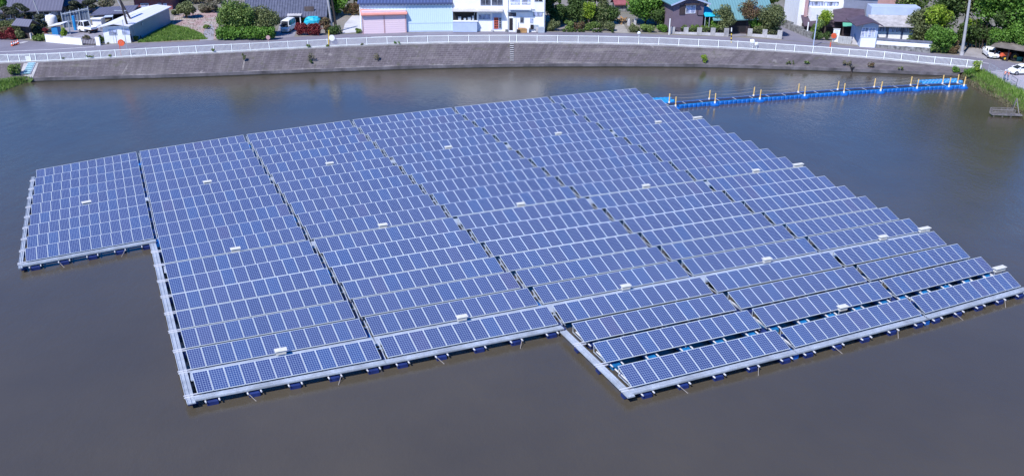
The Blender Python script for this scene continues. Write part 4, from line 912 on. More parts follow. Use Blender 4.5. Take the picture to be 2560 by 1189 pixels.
# --- pillared low walls
def pillar_wall(x0,y0,x1,y1,ytop,label,npil,ends=True):
    f=FP(x0,y0,x1,y1);t=thing('pillared_wall',label,'wall',f.A);h=hpx(f,x0+4,ytop);mb=MB();f.box(mb,0,f.L,-.3,h*.42,-.15,0);mb.build('base_wall',MT['concl'],t)
    for k in range(npil):
        w=.72;a=(f.L-w)*k/(npil-1);mb=MB();f.box(mb,a,a+w,-.3,h,-.18,.03);mb.build('pillar',MT['conc'],t)
        if k<npil-1:
            b_=(f.L-w)*(k+1)/(npil-1);mb=MB();n=7
            for q in range(1,n): s=lerp(a+w,b_,q/n);mb.bar(f.P(s,h*.42,-.08),f.P(s,h*.9,-.08),.04,.04,up=V((0,1,0)))
            mb.bar(f.P(a+w,h*.9,-.08),f.P(b_,h*.9,-.08),.05,.05);mb.build('grille',MT['dark'],t)
pillar_wall(1675,84.5,1821,92,68,'low concrete wall with dark grilles and five pillars before the mauve house',5)
pillar_wall(1868,90.5,1954,98.5,72,'low concrete wall with three pillars at the side road corner',3)
# --- white apartment house at the right
f=FP(1990,74,2112,80);H2=8;t=house('tall white house with upstairs balcony windows above brown tiled eaves',f,9,H2,MT['white'],'tall_house','house')
for r in((2021,1,2057,34),(2059,2,2095,35)):
    a0,a1,h0,h1=f.rect(*r);win(t,f,(a0,a1,h0,h0+1.9),'dark','glassl',4,1,px=False)
a0,_,h0,_=f.rect(2019,1,2058,34);a1=f.rect(2059,2,2096,35)[1];mb=MB()
for k in range(25): a=lerp(a0,a1,k/24);mb.bar(f.P(a,h0-.2,.5),f.P(a,h0+.8,.5),.035,.035,up=V((0,1,0)))
mb.bar(f.P(a0,h0+.8,.5),f.P(a1,h0+.8,.5),.06,.06);mb.bar(f.P(a0,h0-.2,.5),f.P(a1,h0-.2,.5),.1,.1);mb.build('railing',MT['pinkw'],t)
mb=MB();f.box(mb,a0-.1,a1+.1,h0-.35,h0-.25,0,.6);mb.build('balcony_floor',MT['concl'],t)
mb=MB();hh=hpx(f,2060,37);slab(mb,[f.P(.5,hh-1.3,2.6),f.P(f.L+2.0,hh-1.3,2.6),f.P(f.L+2.0,hh-.1,.05),f.P(.5,hh-.1,.05)],.14);mb.build('lower_roof',MT['brownroof'],t)
mb=MB();f.box(mb,.8,f.L+1.8,-.2,hh-1.35,.05,1.7);mb.build('ground_floor_wall',MT['wood'],t)
mb=MB();f.box(mb,.9,1.3,hh-.3,H2,0.02,.5);mb.build('red_column',MT['pinkw'],t)
# white side building with slope
f3=FP(1962,48,2022,80);t=house('bright white side house with reddish stairs on the slope, left of the tall white house',f3,5,hpx(f3,1970,-8),MT['white'],'side_house','house')
mb=MB();f3.box(mb,f3.L*.62,f3.L*.78,1.5,5.5,.0,.7);mb.build('pink_bay',MT['pinkw'],t);win(t,f3,(1976,30,1984,40),'dark','glass',1)
patch(t,f3,(1990,40,1996,50),'dark','vent',.0,.05);patch(t,f3,(2006,42,2018,72),'pinkw','red_panel',.0,.05)
# sloping stone wall
f=FP(1950,66,2024,97);t=thing('slope_wall','rough grey stone retaining wall stepping down along the side road','wall',f.A);mb=MB();n=9
for k in range(n):
    a0,a1=f.L*k/n,f.L*(k+1)/n;hh=1.3-.5*k/n+.12*((k*7)%3-1);f.box(mb,a0,a1-.01,-.3,hh,-.6-.06*(k%2),.0-.04*(k%3))
mb.build('stones',MT['stone'],t)
# --- restaurant complex
f=FP(2104,92,2150,96);h=2.6;t=house('dark open-fronted shop under brown roof with green awning',f,6,h,MT['wood'],'shop','shop')
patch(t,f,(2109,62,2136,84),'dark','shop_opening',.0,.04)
hh=hpx(f,2120,60);mb=MB();slab(mb,[f.P(f.rect(2106,50,2137,62)[0],hh-.1,1.3),f.P(f.rect(2106,50,2137,62)[1],hh-.1,1.3),f.P(f.rect(2106,50,2137,62)[1]-.1,hh+.5,.1),f.P(f.rect(2106,50,2137,62)[0],hh+.5,.1)],.1);mb.build('awning',MT['green'],t)
mb=MB();slab(mb,[f.P(-1.6,2.65,.6),f.P(f.L+.4,2.65,.6),f.P(f.L+.4,4.0,-3.5),f.P(-1.6,4.0,-3.5)],.15);mb.build('roof',MT['brownroof'],t)
fg=Fa(f.P(.0,0,-3.6),f.P(f.L+2.2,0,-3.2));g0,g1=4.0,5.7
mb=MB();fg.box(mb,0,fg.L,0,g1,-3,0);mb.build('upper_wall',MT['greywall'],t)
mb=MB();slab(mb,[fg.P(-.2,g1+.05,.2),fg.P(fg.L+.2,g1+.05,.2),fg.P(fg.L+.2,g1+.5,-3.2),fg.P(-.2,g1+.5,-3.2)],.1);mb.build('upper_roof',MT['teal'],t)
# bay building
P=at(2150,117.5);Q=at(2188,119.5);f=Fa(P,Q);h=hpx(f,2165,61);t=house('small white bay-fronted annex with lattice window and dark brown roof',f,5.5,h,MT['lbwall'],'annex','annex')
patch(t,f,(2150,96,2188,120),'white','base_wall',.0,.06)
win(t,f,(2153,69,2188,94),'white','glassl',4,2)
m_=f.P(f.L/2,h+.55,.9);mb=MB();A=f.P(-1.3,h-.1,.7);B=f.P(f.L+.5,h-.1,.7);bk=-f.n*5.5
slab(mb,[A,m_,m_+bk,A+bk],.12);slab(mb,[m_,B,B+bk,m_+bk],.12);mb.build('roof',MT['brownroof'],t)
mb=MB();mb.face([f.P(0,h,0),f.P(f.L,h,0),f.P(f.L/2,h+.45,0)]);mb.build('gable_end',MT['lbwall'],t)
# window row wing
P=at(2189,106);Q=at(2296,112);f=Fa(P,Q);h=hpx(f,2240,63);t=house('long grey dining wing with a row of large curtained windows and sheet roof',f,6,h,MT['greywall'],'dining_wing','house')
for r in((2192,66,2216,94),(2219,67,2252,99),(2255,69,2288,103)): win(t,f,r,'dark','glassl',3,1)
for r in((2193,79,2215,94),(2220,80,2251,99),(2256,82,2287,102)): patch(t,f,r,'cream','curtain',.051,.06)
mb=MB();slab(mb,[f.P(-1.2,h,1.0),f.P(f.L+.3,h,1.0),f.P(f.L+.3,h+1.1,-2.2),f.P(-1.2,h+1.1,-2.2)],.14);mb.build('roof',mat('worn_sheet',(.40,.385,.39),.7,var=.25,scale=1.5),t)
mb=MB();f.box(mb,-.8,f.L+.1,h+.2,h+2.3,-5,-2.25);mb.build('upper_band',MT['lbwall'],t)
# red upper building
f=Fa(at(2176,62),at(2272,64));t=house('upper reddish house with a strip of dark windows behind the dining wing',f,7,6.6,MT['pinkw'],'upper_house','house')
a=f.rect(2185,2,2258,20);
for k in range(3): win(t,f,(lerp(a[0],a[1],k/3)+.05,lerp(a[0],a[1],(k+1)/3)-.05,4.6,6.0),'pinkw','glass',2,1,px=False)
gable(t,f,7,6.6,1.4,.9,MT['redroof'],side=.5)
p=at(2143,52)+V((0,2,0));t=thing('water_tank_dome','small round white dome tank on a stand behind the grey roof','tank',V((p.x,p.y,gz(p.x))));q=V((p.x,p.y,gz(p.x)));mb=MB();z=atY(2143,8,q.y).z;mb.ball((q.x,q.y,z),.28,.28,.28,12,9);mb.build('tank',MT['white'],t,smooth=True);mb=MB();mb.tube(q,V((q.x,q.y,z-.2)),.07);mb.build('stand',MT['galv'],t)
# steps, block wall, low long wall
f=FP(2128,111,2152,114);t=thing('stone_steps','pale concrete steps rising from the road to the annex door','steps',f.A);mb=MB()
for k in range(7): f.box(mb,0,f.L,-.2,.17*(k+1),-.32*(k+1),-.32*k)
mb.build('steps',MT['concl'],t)
f=FP(2094,108,2127,111.5);t=thing('block_wall','light grey concrete block wall left of the steps','wall',f.A);h=hpx(f,2110,92);mb=MB();f.box(mb,0,f.L,-.2,h,-.3,0);mb.build('wall',MT['block'],t);mb=MB()
for k in range(1,5): f.box(mb,0,f.L,h*k/5-.01,h*k/5+.012,.001,.006)
for k in range(1,6): f.box(mb,f.L*k/6-.012,f.L*k/6+.012,0,h,.001,.008)
mb.build('joint',MT['stone'],t)
f=FP(2189,119.5,2325,133);t=thing('boundary_wall','long low wall with rough stone base, white band and dark tile cap','wall',f.A);h=hpx(f,2250,100);mb=MB();f.box(mb,0,f.L,-.3,h*.46,-.35,0);mb.build('stone_base',MT['stone'],t)
mb=MB();f.box(mb,0,f.L,h*.46,h*.84,-.3,-.01);mb.build('white_band',MT['white'],t);mb=MB()
slab(mb,[f.P(-.05,h*.9,.08),f.P(f.L+.05,h*.9,.08),f.P(f.L+.05,h+.08,-.17),f.P(-.05,h+.08,-.17)],.06);slab(mb,[f.P(f.L+.05,h*.84,-.52),f.P(-.05,h*.84,-.52),f.P(-.05,h+.08,-.17),f.P(f.L+.05,h+.08,-.17)],.06);mb.build('tile_cap',MT['tileroof'],t)
# shop sign board with green lettering and red dot
f=FP(2080,104,2096,105.5);t=thing('sign_board','tall white shop sign board with green writing beside the block wall','sign',f.A);h=hpx(f,2088,73);mb=MB();f.box(mb,0,f.L,0,h,-.15,0);mb.build('board',MT['sign'],t)
mb=MB()
for k,(w,z) in enumerate(((.6,.86),(.7,.76),(.45,.66),(.6,.5),(.3,.4))):
    a0=f.L*(.5-w*.45);n=4
    for q in range(n): a=a0+f.L*w*.9*q/n;f.box(mb,a,a+f.L*w*.13,h*z-.05,h*z+.05,.001,.012)
mb.build('lettering',MT['green'],t);mb=MB();f.box(mb,-.06,f.L+.06,h,h+.08,-.2,.05);mb.build('cap',MT['concl'],t)
p=at(2081,104);mb=MB();q=p+V((0,-.35,.95));mb.tube(q,q+V((0,.06,0)),.42,n=16);t=thing('round_sign','round orange-red sign disc in front of the white sign board','sign',p);mb.build('disc',MT['redp'],t);mb=MB();mb.tube(V(p)+V((0,-.2,0)),q+V((0,.03,0)),.03);mb.build('stand',MT['galv'],t)
# tractor shed
f=FP(2484,148,2558,160);t=thing('tractor_shed','open dark shed with a brown sheet roof under the big trees','shed',f.A);h=hpx(f,2500,116)
for a in(0,f.L*.45,f.L): mb=MB();mb.bar(f.P(a,0,0),f.P(a,h,0),.14,.14,up=V((0,1,0)));mb.build('post',MT['wood'],t)
mb=MB();f.box(mb,0,f.L,-.2,h-.1,-4.2,-4);f.box(mb,-.1,0,-.2,h-.1,-4,-.5);f.box(mb,f.L,f.L+.1,-.2,h-.1,-4,-.5);mb.build('back_wall',MT['dark'],t)
mb=MB();slab(mb,[f.P(-.6,h,.6),f.P(f.L+.8,h,.6),f.P(f.L+.8,h+.5,-4.3),f.P(-.6,h+.5,-4.3)],.1);mb.build('roof',mat('rust_sheet',(.19,.165,.15),.9,var=.3,scale=.8),t)
# small red roof and log pile on the garden path
f=FP(1538,30,1568,30);t=house('tiny shed with dark red roof at the top of the garden path',f,2,1.6,MT['stone'],'hut','hut');gable(t,f,2,1.6,.6,.4,MT['redroof'],side=.3)
p=at(1552,56);t=thing('log_pile','stack of orange-brown logs beside the garden path','logs',p);R=np.random.RandomState(2)
for k in range(14):
    mb=MB();a=V(p)+V((R.uniform(-.8,.8),R.uniform(-1.2,1.5),.15+.09*(k%6)));d=V((R.uniform(-.4,.4),1,R.uniform(-.1,.25))).normalized();mb.tube(a-d*.9,a+d*.9,.11,n=7);mb.build('log',MT['woodl'],t)
for i,(x,y,lb) in enumerate(((1572,64,'small grey standing stone at the left of the shrub row'),(1588,62,'taller grey standing stone by the big round tree'))):
    p=at(x,y);mb=MB();mb.loft([[p+V((.25*s*math.cos(a*1.05),.2*s*math.sin(a*1.05),z)) for a in range(6)] for s,z in((1,0),(1.05,.5),(.7,.95),(.2,1.1))]);mb.build('standing_stone',MT['concl'],None,loc=p,label=lb,cat='stone')

# ================================================================== VEGETATION
def leaves(mb_,centers,radii,n,size,R,flat=1.0,up=.25):
    """leaf-sized quads spread over the surface and volume of clumps"""
    cs=np.array(centers,float);rs=np.array(radii,float);w=rs**2;w/=w.sum()
    k=R.choice(len(cs),n,p=w);d=R.randn(n,3);d/=np.linalg.norm(d,axis=1)[:,None]
    rad=rs[k]*(.55+.5*R.rand(n)**.6);p=cs[k]+d*rad[:,None]*np.array([1,1,flat])
    nn=d*.8+R.randn(n,3)*.7;nn[:,2]+=up;nn/=np.linalg.norm(nn,axis=1)[:,None]
    a=np.cross(nn,R.randn(n,3));a/=np.linalg.norm(a,axis=1)[:,None];b=np.cross(nn,a)
    s=size*(.6+.8*R.rand(n))[:,None]
    q=np.stack([p-a*s*.5,p-b*s*.33,p+a*s*.5,p+b*s*.33],1)
    return q
def leafobj(name,q,m,parent,o0):
    n=len(q);me=bpy.data.meshes.new(name);v=(q.reshape(-1,3)-np.array(o0)).astype(np.float32)
    me.vertices.add(n*4);me.vertices.foreach_set('co',v.ravel());me.loops.add(n*4);me.loops.foreach_set('vertex_index',np.arange(n*4,dtype=np.int32))
    me.polygons.add(n);me.polygons.foreach_set('loop_start',np.arange(0,n*4,4,dtype=np.int32));me.update(calc_edges=True)
    me.materials.append(m);o=bpy.data.objects.new(name,me);C.objects.link(o)
    if parent: o.parent=parent
    WL[o.name]=V(o0);return o
LM=dict(
 dark=leafm('leaf_dark',(.045,.080,.024),(.085,.150,.040),(.15,.23,.07)), mid=leafm('leaf_mid',(.085,.145,.034),(.18,.28,.065),(.30,.39,.13)),
 bright=leafm('leaf_bright',(.070,.165,.022),(.135,.29,.040),(.23,.40,.085)), lime=leafm('leaf_lime',(.15,.25,.02),(.28,.42,.04),(.40,.50,.08)),
 olive=leafm('leaf_olive',(.095,.120,.050),(.18,.215,.085),(.28,.31,.15)), pine=leafm('leaf_pine',(.035,.045,.030),(.070,.085,.052),(.12,.13,.08)),
 red=leafm('leaf_red',(.12,.016,.022),(.24,.035,.045),(.36,.08,.08)), rust=leafm('leaf_rust',(.14,.08,.05),(.23,.15,.09),(.14,.17,.06)),
 dry=leafm('leaf_dry',(.17,.15,.11),(.28,.25,.18),(.13,.16,.07)))
SEED=[100]
def tree(label,base,bbox,m='mid',n=2500,size=.42,name='tree',cat='tree',kind='round',depth=.9,trunk=True,group=None,K=None,leafgap=.0,tr=.16,dz=0):
    """base: ground pixel; bbox: crown extent in the photo (x0,y0,x1,y1) at the distance of the base"""
    SEED[0]+=1;R=np.random.RandomState(SEED[0]);B=at(*base);x0,y0,x1,y1=bbox;ym=(y0+y1)/2;Y=B.y
    l=atY(x0,ym,Y);r=atY(x1,ym,Y);top=atY((x0+x1)/2,y0,Y-.0);bot=atY((x0+x1)/2,y1,Y)
    rx=(r.x-l.x)/2;cx=(r.x+l.x)/2;rz=max(.3,(top.z-max(bot.z,B.z))/2);cz=(top.z+max(bot.z,B.z))/2;ry=rx*depth
    Y+= (ry*.35 if kind!='hedge' else ry*.7);n=int(n*1.5)
    t=thing(name,label,cat,V((cx,Y,B.z)),group);cs=[];rs=[]
    rx*=1.06;K=K or max(10,int(12+rx*rz*2.4))
    for _ in range(K):
        if kind=='hedge':
            c=V((R.uniform(-1,1)*.92,R.uniform(-1,1)*.85,R.uniform(-1,1)*.85));rr=min(max(ry,.35),rz)*R.uniform(.55,.85)
            c=V((cx+c.x*max(.1,rx-rr*.8),Y+c.y*max(0,ry-rr*.7),cz+c.z*max(0,rz-rr*.75)))
        elif kind=='cone':
            h=R.rand();a=R.rand()*6.28;q=(1-h)*.8*R.uniform(.6,1);rr=rx*(.25+.35*(1-h));c=V((cx+math.cos(a)*rx*q*.8,Y+math.sin(a)*ry*q*.8,cz-rz+2*rz*h*.95+.1))
        else:
            d=R.randn(3);d/=np.linalg.norm(d);q=R.uniform(.30,.74);rr=min(rx,rz)*R.uniform(.30,.52);c=V((cx+d[0]*rx*q,Y+d[1]*ry*q,cz+d[2]*rz*q))
        cs.append(tuple(c));rs.append(rr)
    q=leaves(None,cs,rs,n,size,R)
    q=q[q[:,:,2].min(axis=1)>B.z-.02]
    leafobj('crown',q,LM[m],t,(cx,Y,B.z))
    if trunk:
        mb=MB();h0=cz+rz*.3;mb.tube((cx,Y,B.z-.2),(cx+R.uniform(-.1,.1),Y,max(B.z+.3,cz-rz*.2)),tr,tr*.7,n=7)
        for k in range(5):
            c=cs[R.randint(len(cs))];mb.tube((cx,Y,max(B.z+.2,cz-rz*.45)),c,tr*.5,tr*.2,n=5)
        mb.build('trunk',MT['bark'],t)
    return t
# cloud pines in the left garden
def cloudpine(label,base,pads,m='pine',n=420,size=.24):
    SEED[0]+=1;R=np.random.RandomState(SEED[0]);B=at(*base);t=thing('pruned_pine',label,'tree',B,'pruned garden pines');Y=B.y+.3;qs=[];mb=MB();prev=V((B.x,Y,B.z-.1))
    pts=sorted(pads,key=lambda p:-p[1])
    for i,(px,py,w) in enumerate(pts):
        c=atY(px,py,Y);c.y+=R.uniform(-.5,.6);r=w*.055/2*1.4
        qs.append(leaves(None,[tuple(c),(c.x+r*.4,c.y,c.z),(c.x-r*.4,c.y+.1,c.z)],[r*.85,r*.6,r*.6],int(n*(w/18)),size,R,flat=.55,up=.6))
        mid=V((B.x+(c.x-B.x)*.3,Y,max(B.z+.3,c.z-r)));mb.tube(prev,mid,.09,.07,n=6);mb.tube(mid,c-V((0,0,r*.3)),.06,.03,n=5);prev=mid
    leafobj('crown',np.concatenate(qs),LM[m],t,tuple(B));mb.build('trunk',MT['bark'],t)
cloudpine('pruned pine with layered pads at the far left edge',(12,70),[(8,24,20),(20,32,18),(2,42,20),(28,22,14)])
cloudpine('tall pruned pine left of the roofed gate',(36,74),[(40,16,22),(52,20,18),(34,30,20),(46,40,16)])
cloudpine('pruned pine in front of the grey house windows',(66,66),[(62,24,18),(76,34,16),(58,38,14),(70,46,16)])
cloudpine('pruned pine just right of the roofed gate',(92,84),[(98,42,22),(90,56,20),(104,62,18),(84,70,16)])
cloudpine('large pruned pine beyond the tall grey sheets, left of the pair',(190,44),[(186,6,22),(180,18,20),(196,14,16)])
cloudpine('large pruned pine beyond the tall grey sheets, right of the pair',(222,42),[(214,8,24),(226,4,22),(232,16,18),(208,18,16)])
T=tree
T('green tree in the very top left corner',(8,60),(-12,-6,14,20),'bright',1200,.3)
T('red leaved shrub above the roofed gate',(63,54),(55,36,74,54),'red',500,.22,name='shrub',cat='shrub',trunk=False)
T('rust coloured shrub bank at the far left, nearest the road',(8,98),(-20,70,20,99),'rust',1300,.25,'shrub','shrub','hedge',trunk=False)
T('reddish azalea left of the gate post',(26,99),(12,66,38,100),'red',650,.22,'shrub','shrub','round',trunk=False)
T('dark green shrub beside the gate posts',(45,99),(34,78,56,101),'olive',700,.22,'shrub','shrub','hedge',trunk=False)
T('yellow-green clipped hedge right of the gate path',(95,104),(72,88,114,106),'mid',1100,.22,'hedge','hedge','hedge',trunk=False)
T('dark shrub behind the yellow-green hedge',(92,94),(74,66,110,95),'pine',900,.24,'shrub','shrub','round',trunk=False)
T('dark red shrub at the left end of the white garden wall',(113,101),(107,70,120,101),'red',500,.2,'shrub','shrub','hedge',trunk=False)
T('bright green shrub at the left edge of the garden',(6,76),(-6,52,18,76),'mid',700,.25,'shrub','shrub','round',trunk=False)
T('round yellow-green topiary behind the notch of the white wall',(159,96),(150,72,169,94),'lime',900,.18,'topiary','bush','round')
T('dark shrub at the left corner of the white workshop',(250,110),(242,88,261,111),'dark',800,.2,'shrub','shrub','round')
T('brown bare shrub behind the iron gate',(220,100),(206,88,226,110),'dry',500,.18,'shrub','shrub','round',trunk=False)
T('small green shrub at the foot of the slanting poles',(340,103),(330,88,346,106),'mid',600,.2,'shrub','shrub','round',trunk=False)
T('dark shrub by the side wall of the white workshop',(338,88),(333,74,346,92),'dark',400,.2,'shrub','shrub','round',trunk=False)
T('low weeds along the front of the white workshop',(300,110),(262,104,330,110),'dry',500,.15,'weeds','weeds','hedge',trunk=False)
T('bare dry tree behind the grey carport roof',(262,40),(238,-8,290,30),'dry',1300,.26)
T('yellow-green shrub left of the teal roofed building',(252,26),(240,0,262,16),'lime',500,.25,'shrub','shrub','round',trunk=False)
# slope behind the dirt field
T('green bush right of the teal roofed building',(462,48),(430,2,492,46),'olive',2200,.32,'bush','bush','round')
T('dry brown bush above the reddish field',(512,34),(488,10,540,36),'dry',1700,.3,'bush','bush','hedge',trunk=False)
T('pale green scrub at the top edge above the field',(500,12),(440,-12,560,14),'dry',1500,.3,'bush','bush','hedge',depth=.3,K=24,trunk=False)
T('pale dry shrub on the field edge behind the workshop',(436,40),(424,26,452,50),'olive',500,.25,'shrub','shrub','round',trunk=False)
T('tiny green shrub on the gravel path',(516,74),(506,62,526,76),'mid',300,.2,'shrub','shrub','round',trunk=False)
# big bushes
T('tall yellow-green bush mass at the left of the tiled house',(590,96),(534,-6,640,86),'mid',6500,.30,'bush','bush','round',depth=.6,K=46)
T('broad dark-centred bush in front of the tiled house',(650,92),(598,18,702,92),'olive',6500,.28,'bush','bush','round',depth=.5,K=46)
T('low bright green hedge along the road below the big bushes',(612,102),(530,68,688,104),'bright',5200,.28,'hedge','hedge','hedge',depth=.16,K=60,trunk=False)
T('clipped dark red hedge beside the white van',(772,90),(735,58,806,91),'red',3600,.2,'hedge','hedge','hedge',depth=.28,K=60,trunk=False)
T('lime green shrub left of the cyan tarpaulin',(764,60),(757,38,776,58),'lime',500,.2,'shrub','shrub','round',trunk=False)
T('brownish shrub between red hedge and utility pole',(812,84),(800,36,826,86),'rust',1400,.24,'shrub','shrub','round')
T('dark shrub at the foot of the twin poles',(836,88),(812,66,850,90),'dark',900,.22,'shrub','shrub','hedge',trunk=False)
T('light green tree behind the twin poles',(838,40),(812,-20,866,34),'bright',2000,.3)
T('dark tree behind the concrete ramp',(880,22),(858,-26,908,12),'dark',1400,.34)
T('small green bush at the left corner of the pink garage',(896,84),(889,70,904,84),'mid',450,.2,'bush','bush','round',trunk=False)
# garden between white house and mauve house
T('slim dark conifer right behind the grey pole',(1398,66),(1389,-12,1408,54),'dark',1600,.24,'conifer','tree','cone',K=30)
T('dark backdrop tree left of the slim conifer',(1374,58),(1356,-30,1400,50),'dark',1500,.34)
T('dense dark tree behind the lime green sapling, left side',(1440,56),(1412,-20,1466,52),'dark',2600,.3)
T('bright lime green sapling in the garden',(1472,64),(1455,2,1492,58),'lime',1700,.22)
T('dark grey-green conifer right of the lime sapling',(1512,62),(1484,-16,1534,56),'olive',2800,.26,'conifer','tree','cone',K=50)
T('tall dark tree at the back of the garden',(1490,30),(1440,-40,1540,10),'dark',1800,.36)
T('large round dense green tree left of the mauve house',(1622,66),(1556,-34,1682,56),'bright',7000,.32,K=60)
T('dark lower tree under the round green tree, by the mauve house',(1660,72),(1630,14,1684,66),'dark',2000,.28)
for i,(x0,x1,yt,m_,lb) in enumerate(((1364,1402,49,'olive','rounded grey-green shrub beside the white balcony house'),(1408,1436,50,'mid','rounded green shrub, second in the roadside row from the white house'),(1432,1462,54,'rust','brown-tinged shrub in the middle of the roadside row'),(1458,1500,56,'mid','wide green shrub below the lime sapling'),(1494,1538,56,'olive','olive shrub at the left of the garden path'),(1572,1602,60,'olive','grey-green shrub at the right of the garden path'),(1600,1640,62,'mid','low green shrub under the round tree'),(1636,1672,62,'bright','bright green shrub beside the white marker post'))):
    T(lb,((x0+x1)/2,79+ (x0>1560)*3),(x0,yt,x1,80+(x0>1560)*3),m_,1300,.2,'shrub','shrub','hedge',depth=.5,trunk=False,group='shrubs along the road')
T('low ground ivy strip in front of the shrub row',(1460,82),(1404,74,1540,82),'dark',1400,.18,'ivy_strip','ground cover','hedge',depth=.1,trunk=False)
# trees before the teal barn
T('leafy grey-green tree before the left end of the teal roof',(1812,86),(1782,14,1848,76),'olive',3600,.24)
T('small dark bush before the mauve house wall',(1724,82),(1712,48,1738,78),'dark',900,.22,'bush','bush','round')
T('bright green bush right of the mauve house',(1780,84),(1756,46,1802,76),'bright',1500,.22,'bush','bush','round')
T('sparse brownish tree in front of the middle of the teal roof',(1880,88),(1850,-2,1912,58),'rust',2200,.22)
T('bright green bush behind the corner wall',(1892,88),(1872,42,1912,74),'bright',1600,.2,'bush','bush','round')
T('dense dark olive tree at the side road corner',(1938,93),(1900,8,1970,86),'olive',5600,.24)
T('green tree behind the teal barn, left',(1800,30),(1760,-30,1822,14),'bright',1300,.34);T('green tree behind the teal barn, right',(1930,30),(1890,-30,1965,16),'mid',1800,.34)
# yellow-green tree before the brown roof
T('yellow-green tree before the brown tiled eaves',(2062,88),(2050,22,2088,66),'lime',1500,.22)
T('low yellow-green bush beside the pale blue pole',(2050,98),(2022,52,2072,88),'mid',1800,.22,'bush','bush','round')
T('dark hedge at the foot of the yellow-green tree',(2056,102),(2028,78,2080,104),'dark',1000,.2,'hedge','hedge','hedge',depth=.3,trunk=False)
T('clipped green bonsai bush behind the long boundary wall, left',(2222,107),(2205,82,2240,98),'bright',1100,.16,'bush','bush','round',depth=.6)
T('small round dark bush at the annex corner',(2198,104),(2192,80,2206,98),'dark',450,.16,'bush','bush','round',depth=.6)
T('round clipped bush behind the right end of the boundary wall',(2280,112),(2266,82,2294,104),'mid',900,.16,'bush','bush','round',depth=.6)
T('pale leafed shrub against the right of the sheet roof',(2282,60),(2262,28,2296,60),'dry',500,.2,'shrub','shrub','round')
# wood on the right
T('tall green tree behind the upper reddish house',(2300,78),(2250,-100,2346,70),'mid',4000,.36)
T('broad olive tree at the right end of the dining wing',(2326,116),(2272,14,2370,118),'olive',7500,.3)
T('pale yellow-green tree between the dining wing and the tall pole',(2345,122),(2318,10,2378,84),'lime',2200,.3)
T('light green bush left of the tall pale pole',(2366,134),(2326,62,2404,130),'bright',5200,.26,'bush','bush','round')
T('brownish shrub at the left foot of the tall pale pole',(2384,134),(2362,100,2406,134),'rust',1500,.22,'shrub','shrub','round',trunk=False)
T('dense dark green tree just left of the tall pale pole',(2385,112),(2340,-110,2418,96),'dark',4500,.34)
T('olive green tree just right of the tall pale pole',(2440,112),(2400,-120,2484,66),'olive',4500,.34)
T('lime green branch spray right of the tall pole',(2428,118),(2412,48,2456,78),'lime',700,.24,'sapling','tree')
T('high lime green spray across the pole',(2420,92),(2390,16,2448,36),'lime',700,.24,'sapling','tree',depth=.4)
T('huge bright green tree at the upper right, left half',(2500,126),(2452,-190,2548,84),'bright',20000,.34,K=140)
T('huge bright green tree overhanging the tractor shed at the right edge',(2560,140),(2512,-230,2670,118),'bright',24000,.34,K=170)
T('dark tree filling the gap behind the white parked car',(2452,122),(2398,48,2512,122),'dark',4500,.3)
T('leafy bright green bough mass hanging over the tractor shed roof',(2528,146),(2484,58,2610,121),'bright',4200,.3,K=40,trunk=False)
T('dark tree far behind at the right edge',(2620,130),(2560,-50,2720,110),'mid',4000,.4)
for i,(x,yb,yt) in enumerate(((2430,120,60),(2440,122,50),(2449,123,58),(2456,124,54),(2466,125,62),(2474,126,66))):
    p=at(x,yb);tp=atY(x+2,yt,p.y);t=thing('slender_trunk','slender pale trunks standing in the dark wood behind the parked car','tree trunk',p,'slender trunks in the dark wood');mb=MB();mb.tube(V(p)-V((0,0,.2)),tp,.055,.035,n=6);mb.build('trunk',MT['bark'],t)
T('dark undergrowth hedge along the back of the centre garden',(1470,62),(1366,10,1560,62),'dark',6000,.3,'undergrowth','undergrowth','hedge',depth=.2,K=70,trunk=False)
T('dark thicket along the back of the tractor shed',(2540,138),(2478,20,2700,128),'dark',7000,.32,'undergrowth','undergrowth','hedge',depth=.15,K=80,trunk=False)
T('dark undergrowth behind the slender trunks at right',(2440,116),(2396,60,2500,118),'olive',3500,.28,'undergrowth','undergrowth','hedge',depth=.2,K=50,trunk=False)
T('green undergrowth between the boundary wall and the tall pale pole',(2345,134),(2318,104,2400,136),'mid',2200,.22,'undergrowth','undergrowth','hedge',depth=.25,K=30,trunk=False)
T('dark green undergrowth at the left of the pink garage behind the ramp',(872,40),(850,6,904,42),'rust',1800,.26,'undergrowth','undergrowth','hedge',depth=.3,K=30,trunk=False)
T('mixed low shrubs filling the far left garden',(50,80),(-20,52,112,82),'olive',4200,.24,'undergrowth','undergrowth','hedge',depth=.25,K=70,trunk=False)
T('flowering rust and green shrubs left of the gate, in front',(24,101),(-30,76,40,103),'red',700,.2,'shrub','shrub','hedge',depth=.3,K=16,trunk=False)
T('dark shrubs between grey house and pipe frame',(150,60),(120,34,166,62),'pine',1100,.22,'undergrowth','undergrowth','hedge',depth=.3,K=20,trunk=False)
T('green bushes behind the mauve house garden wall',(1756,86),(1700,62,1815,88),'mid',2600,.2,'undergrowth','undergrowth','hedge',depth=.12,K=40,trunk=False)
T('green bushes behind the corner garden wall',(1915,92),(1872,62,1958,94),'olive',2200,.2,'undergrowth','undergrowth','hedge',depth=.2,K=34,trunk=False)
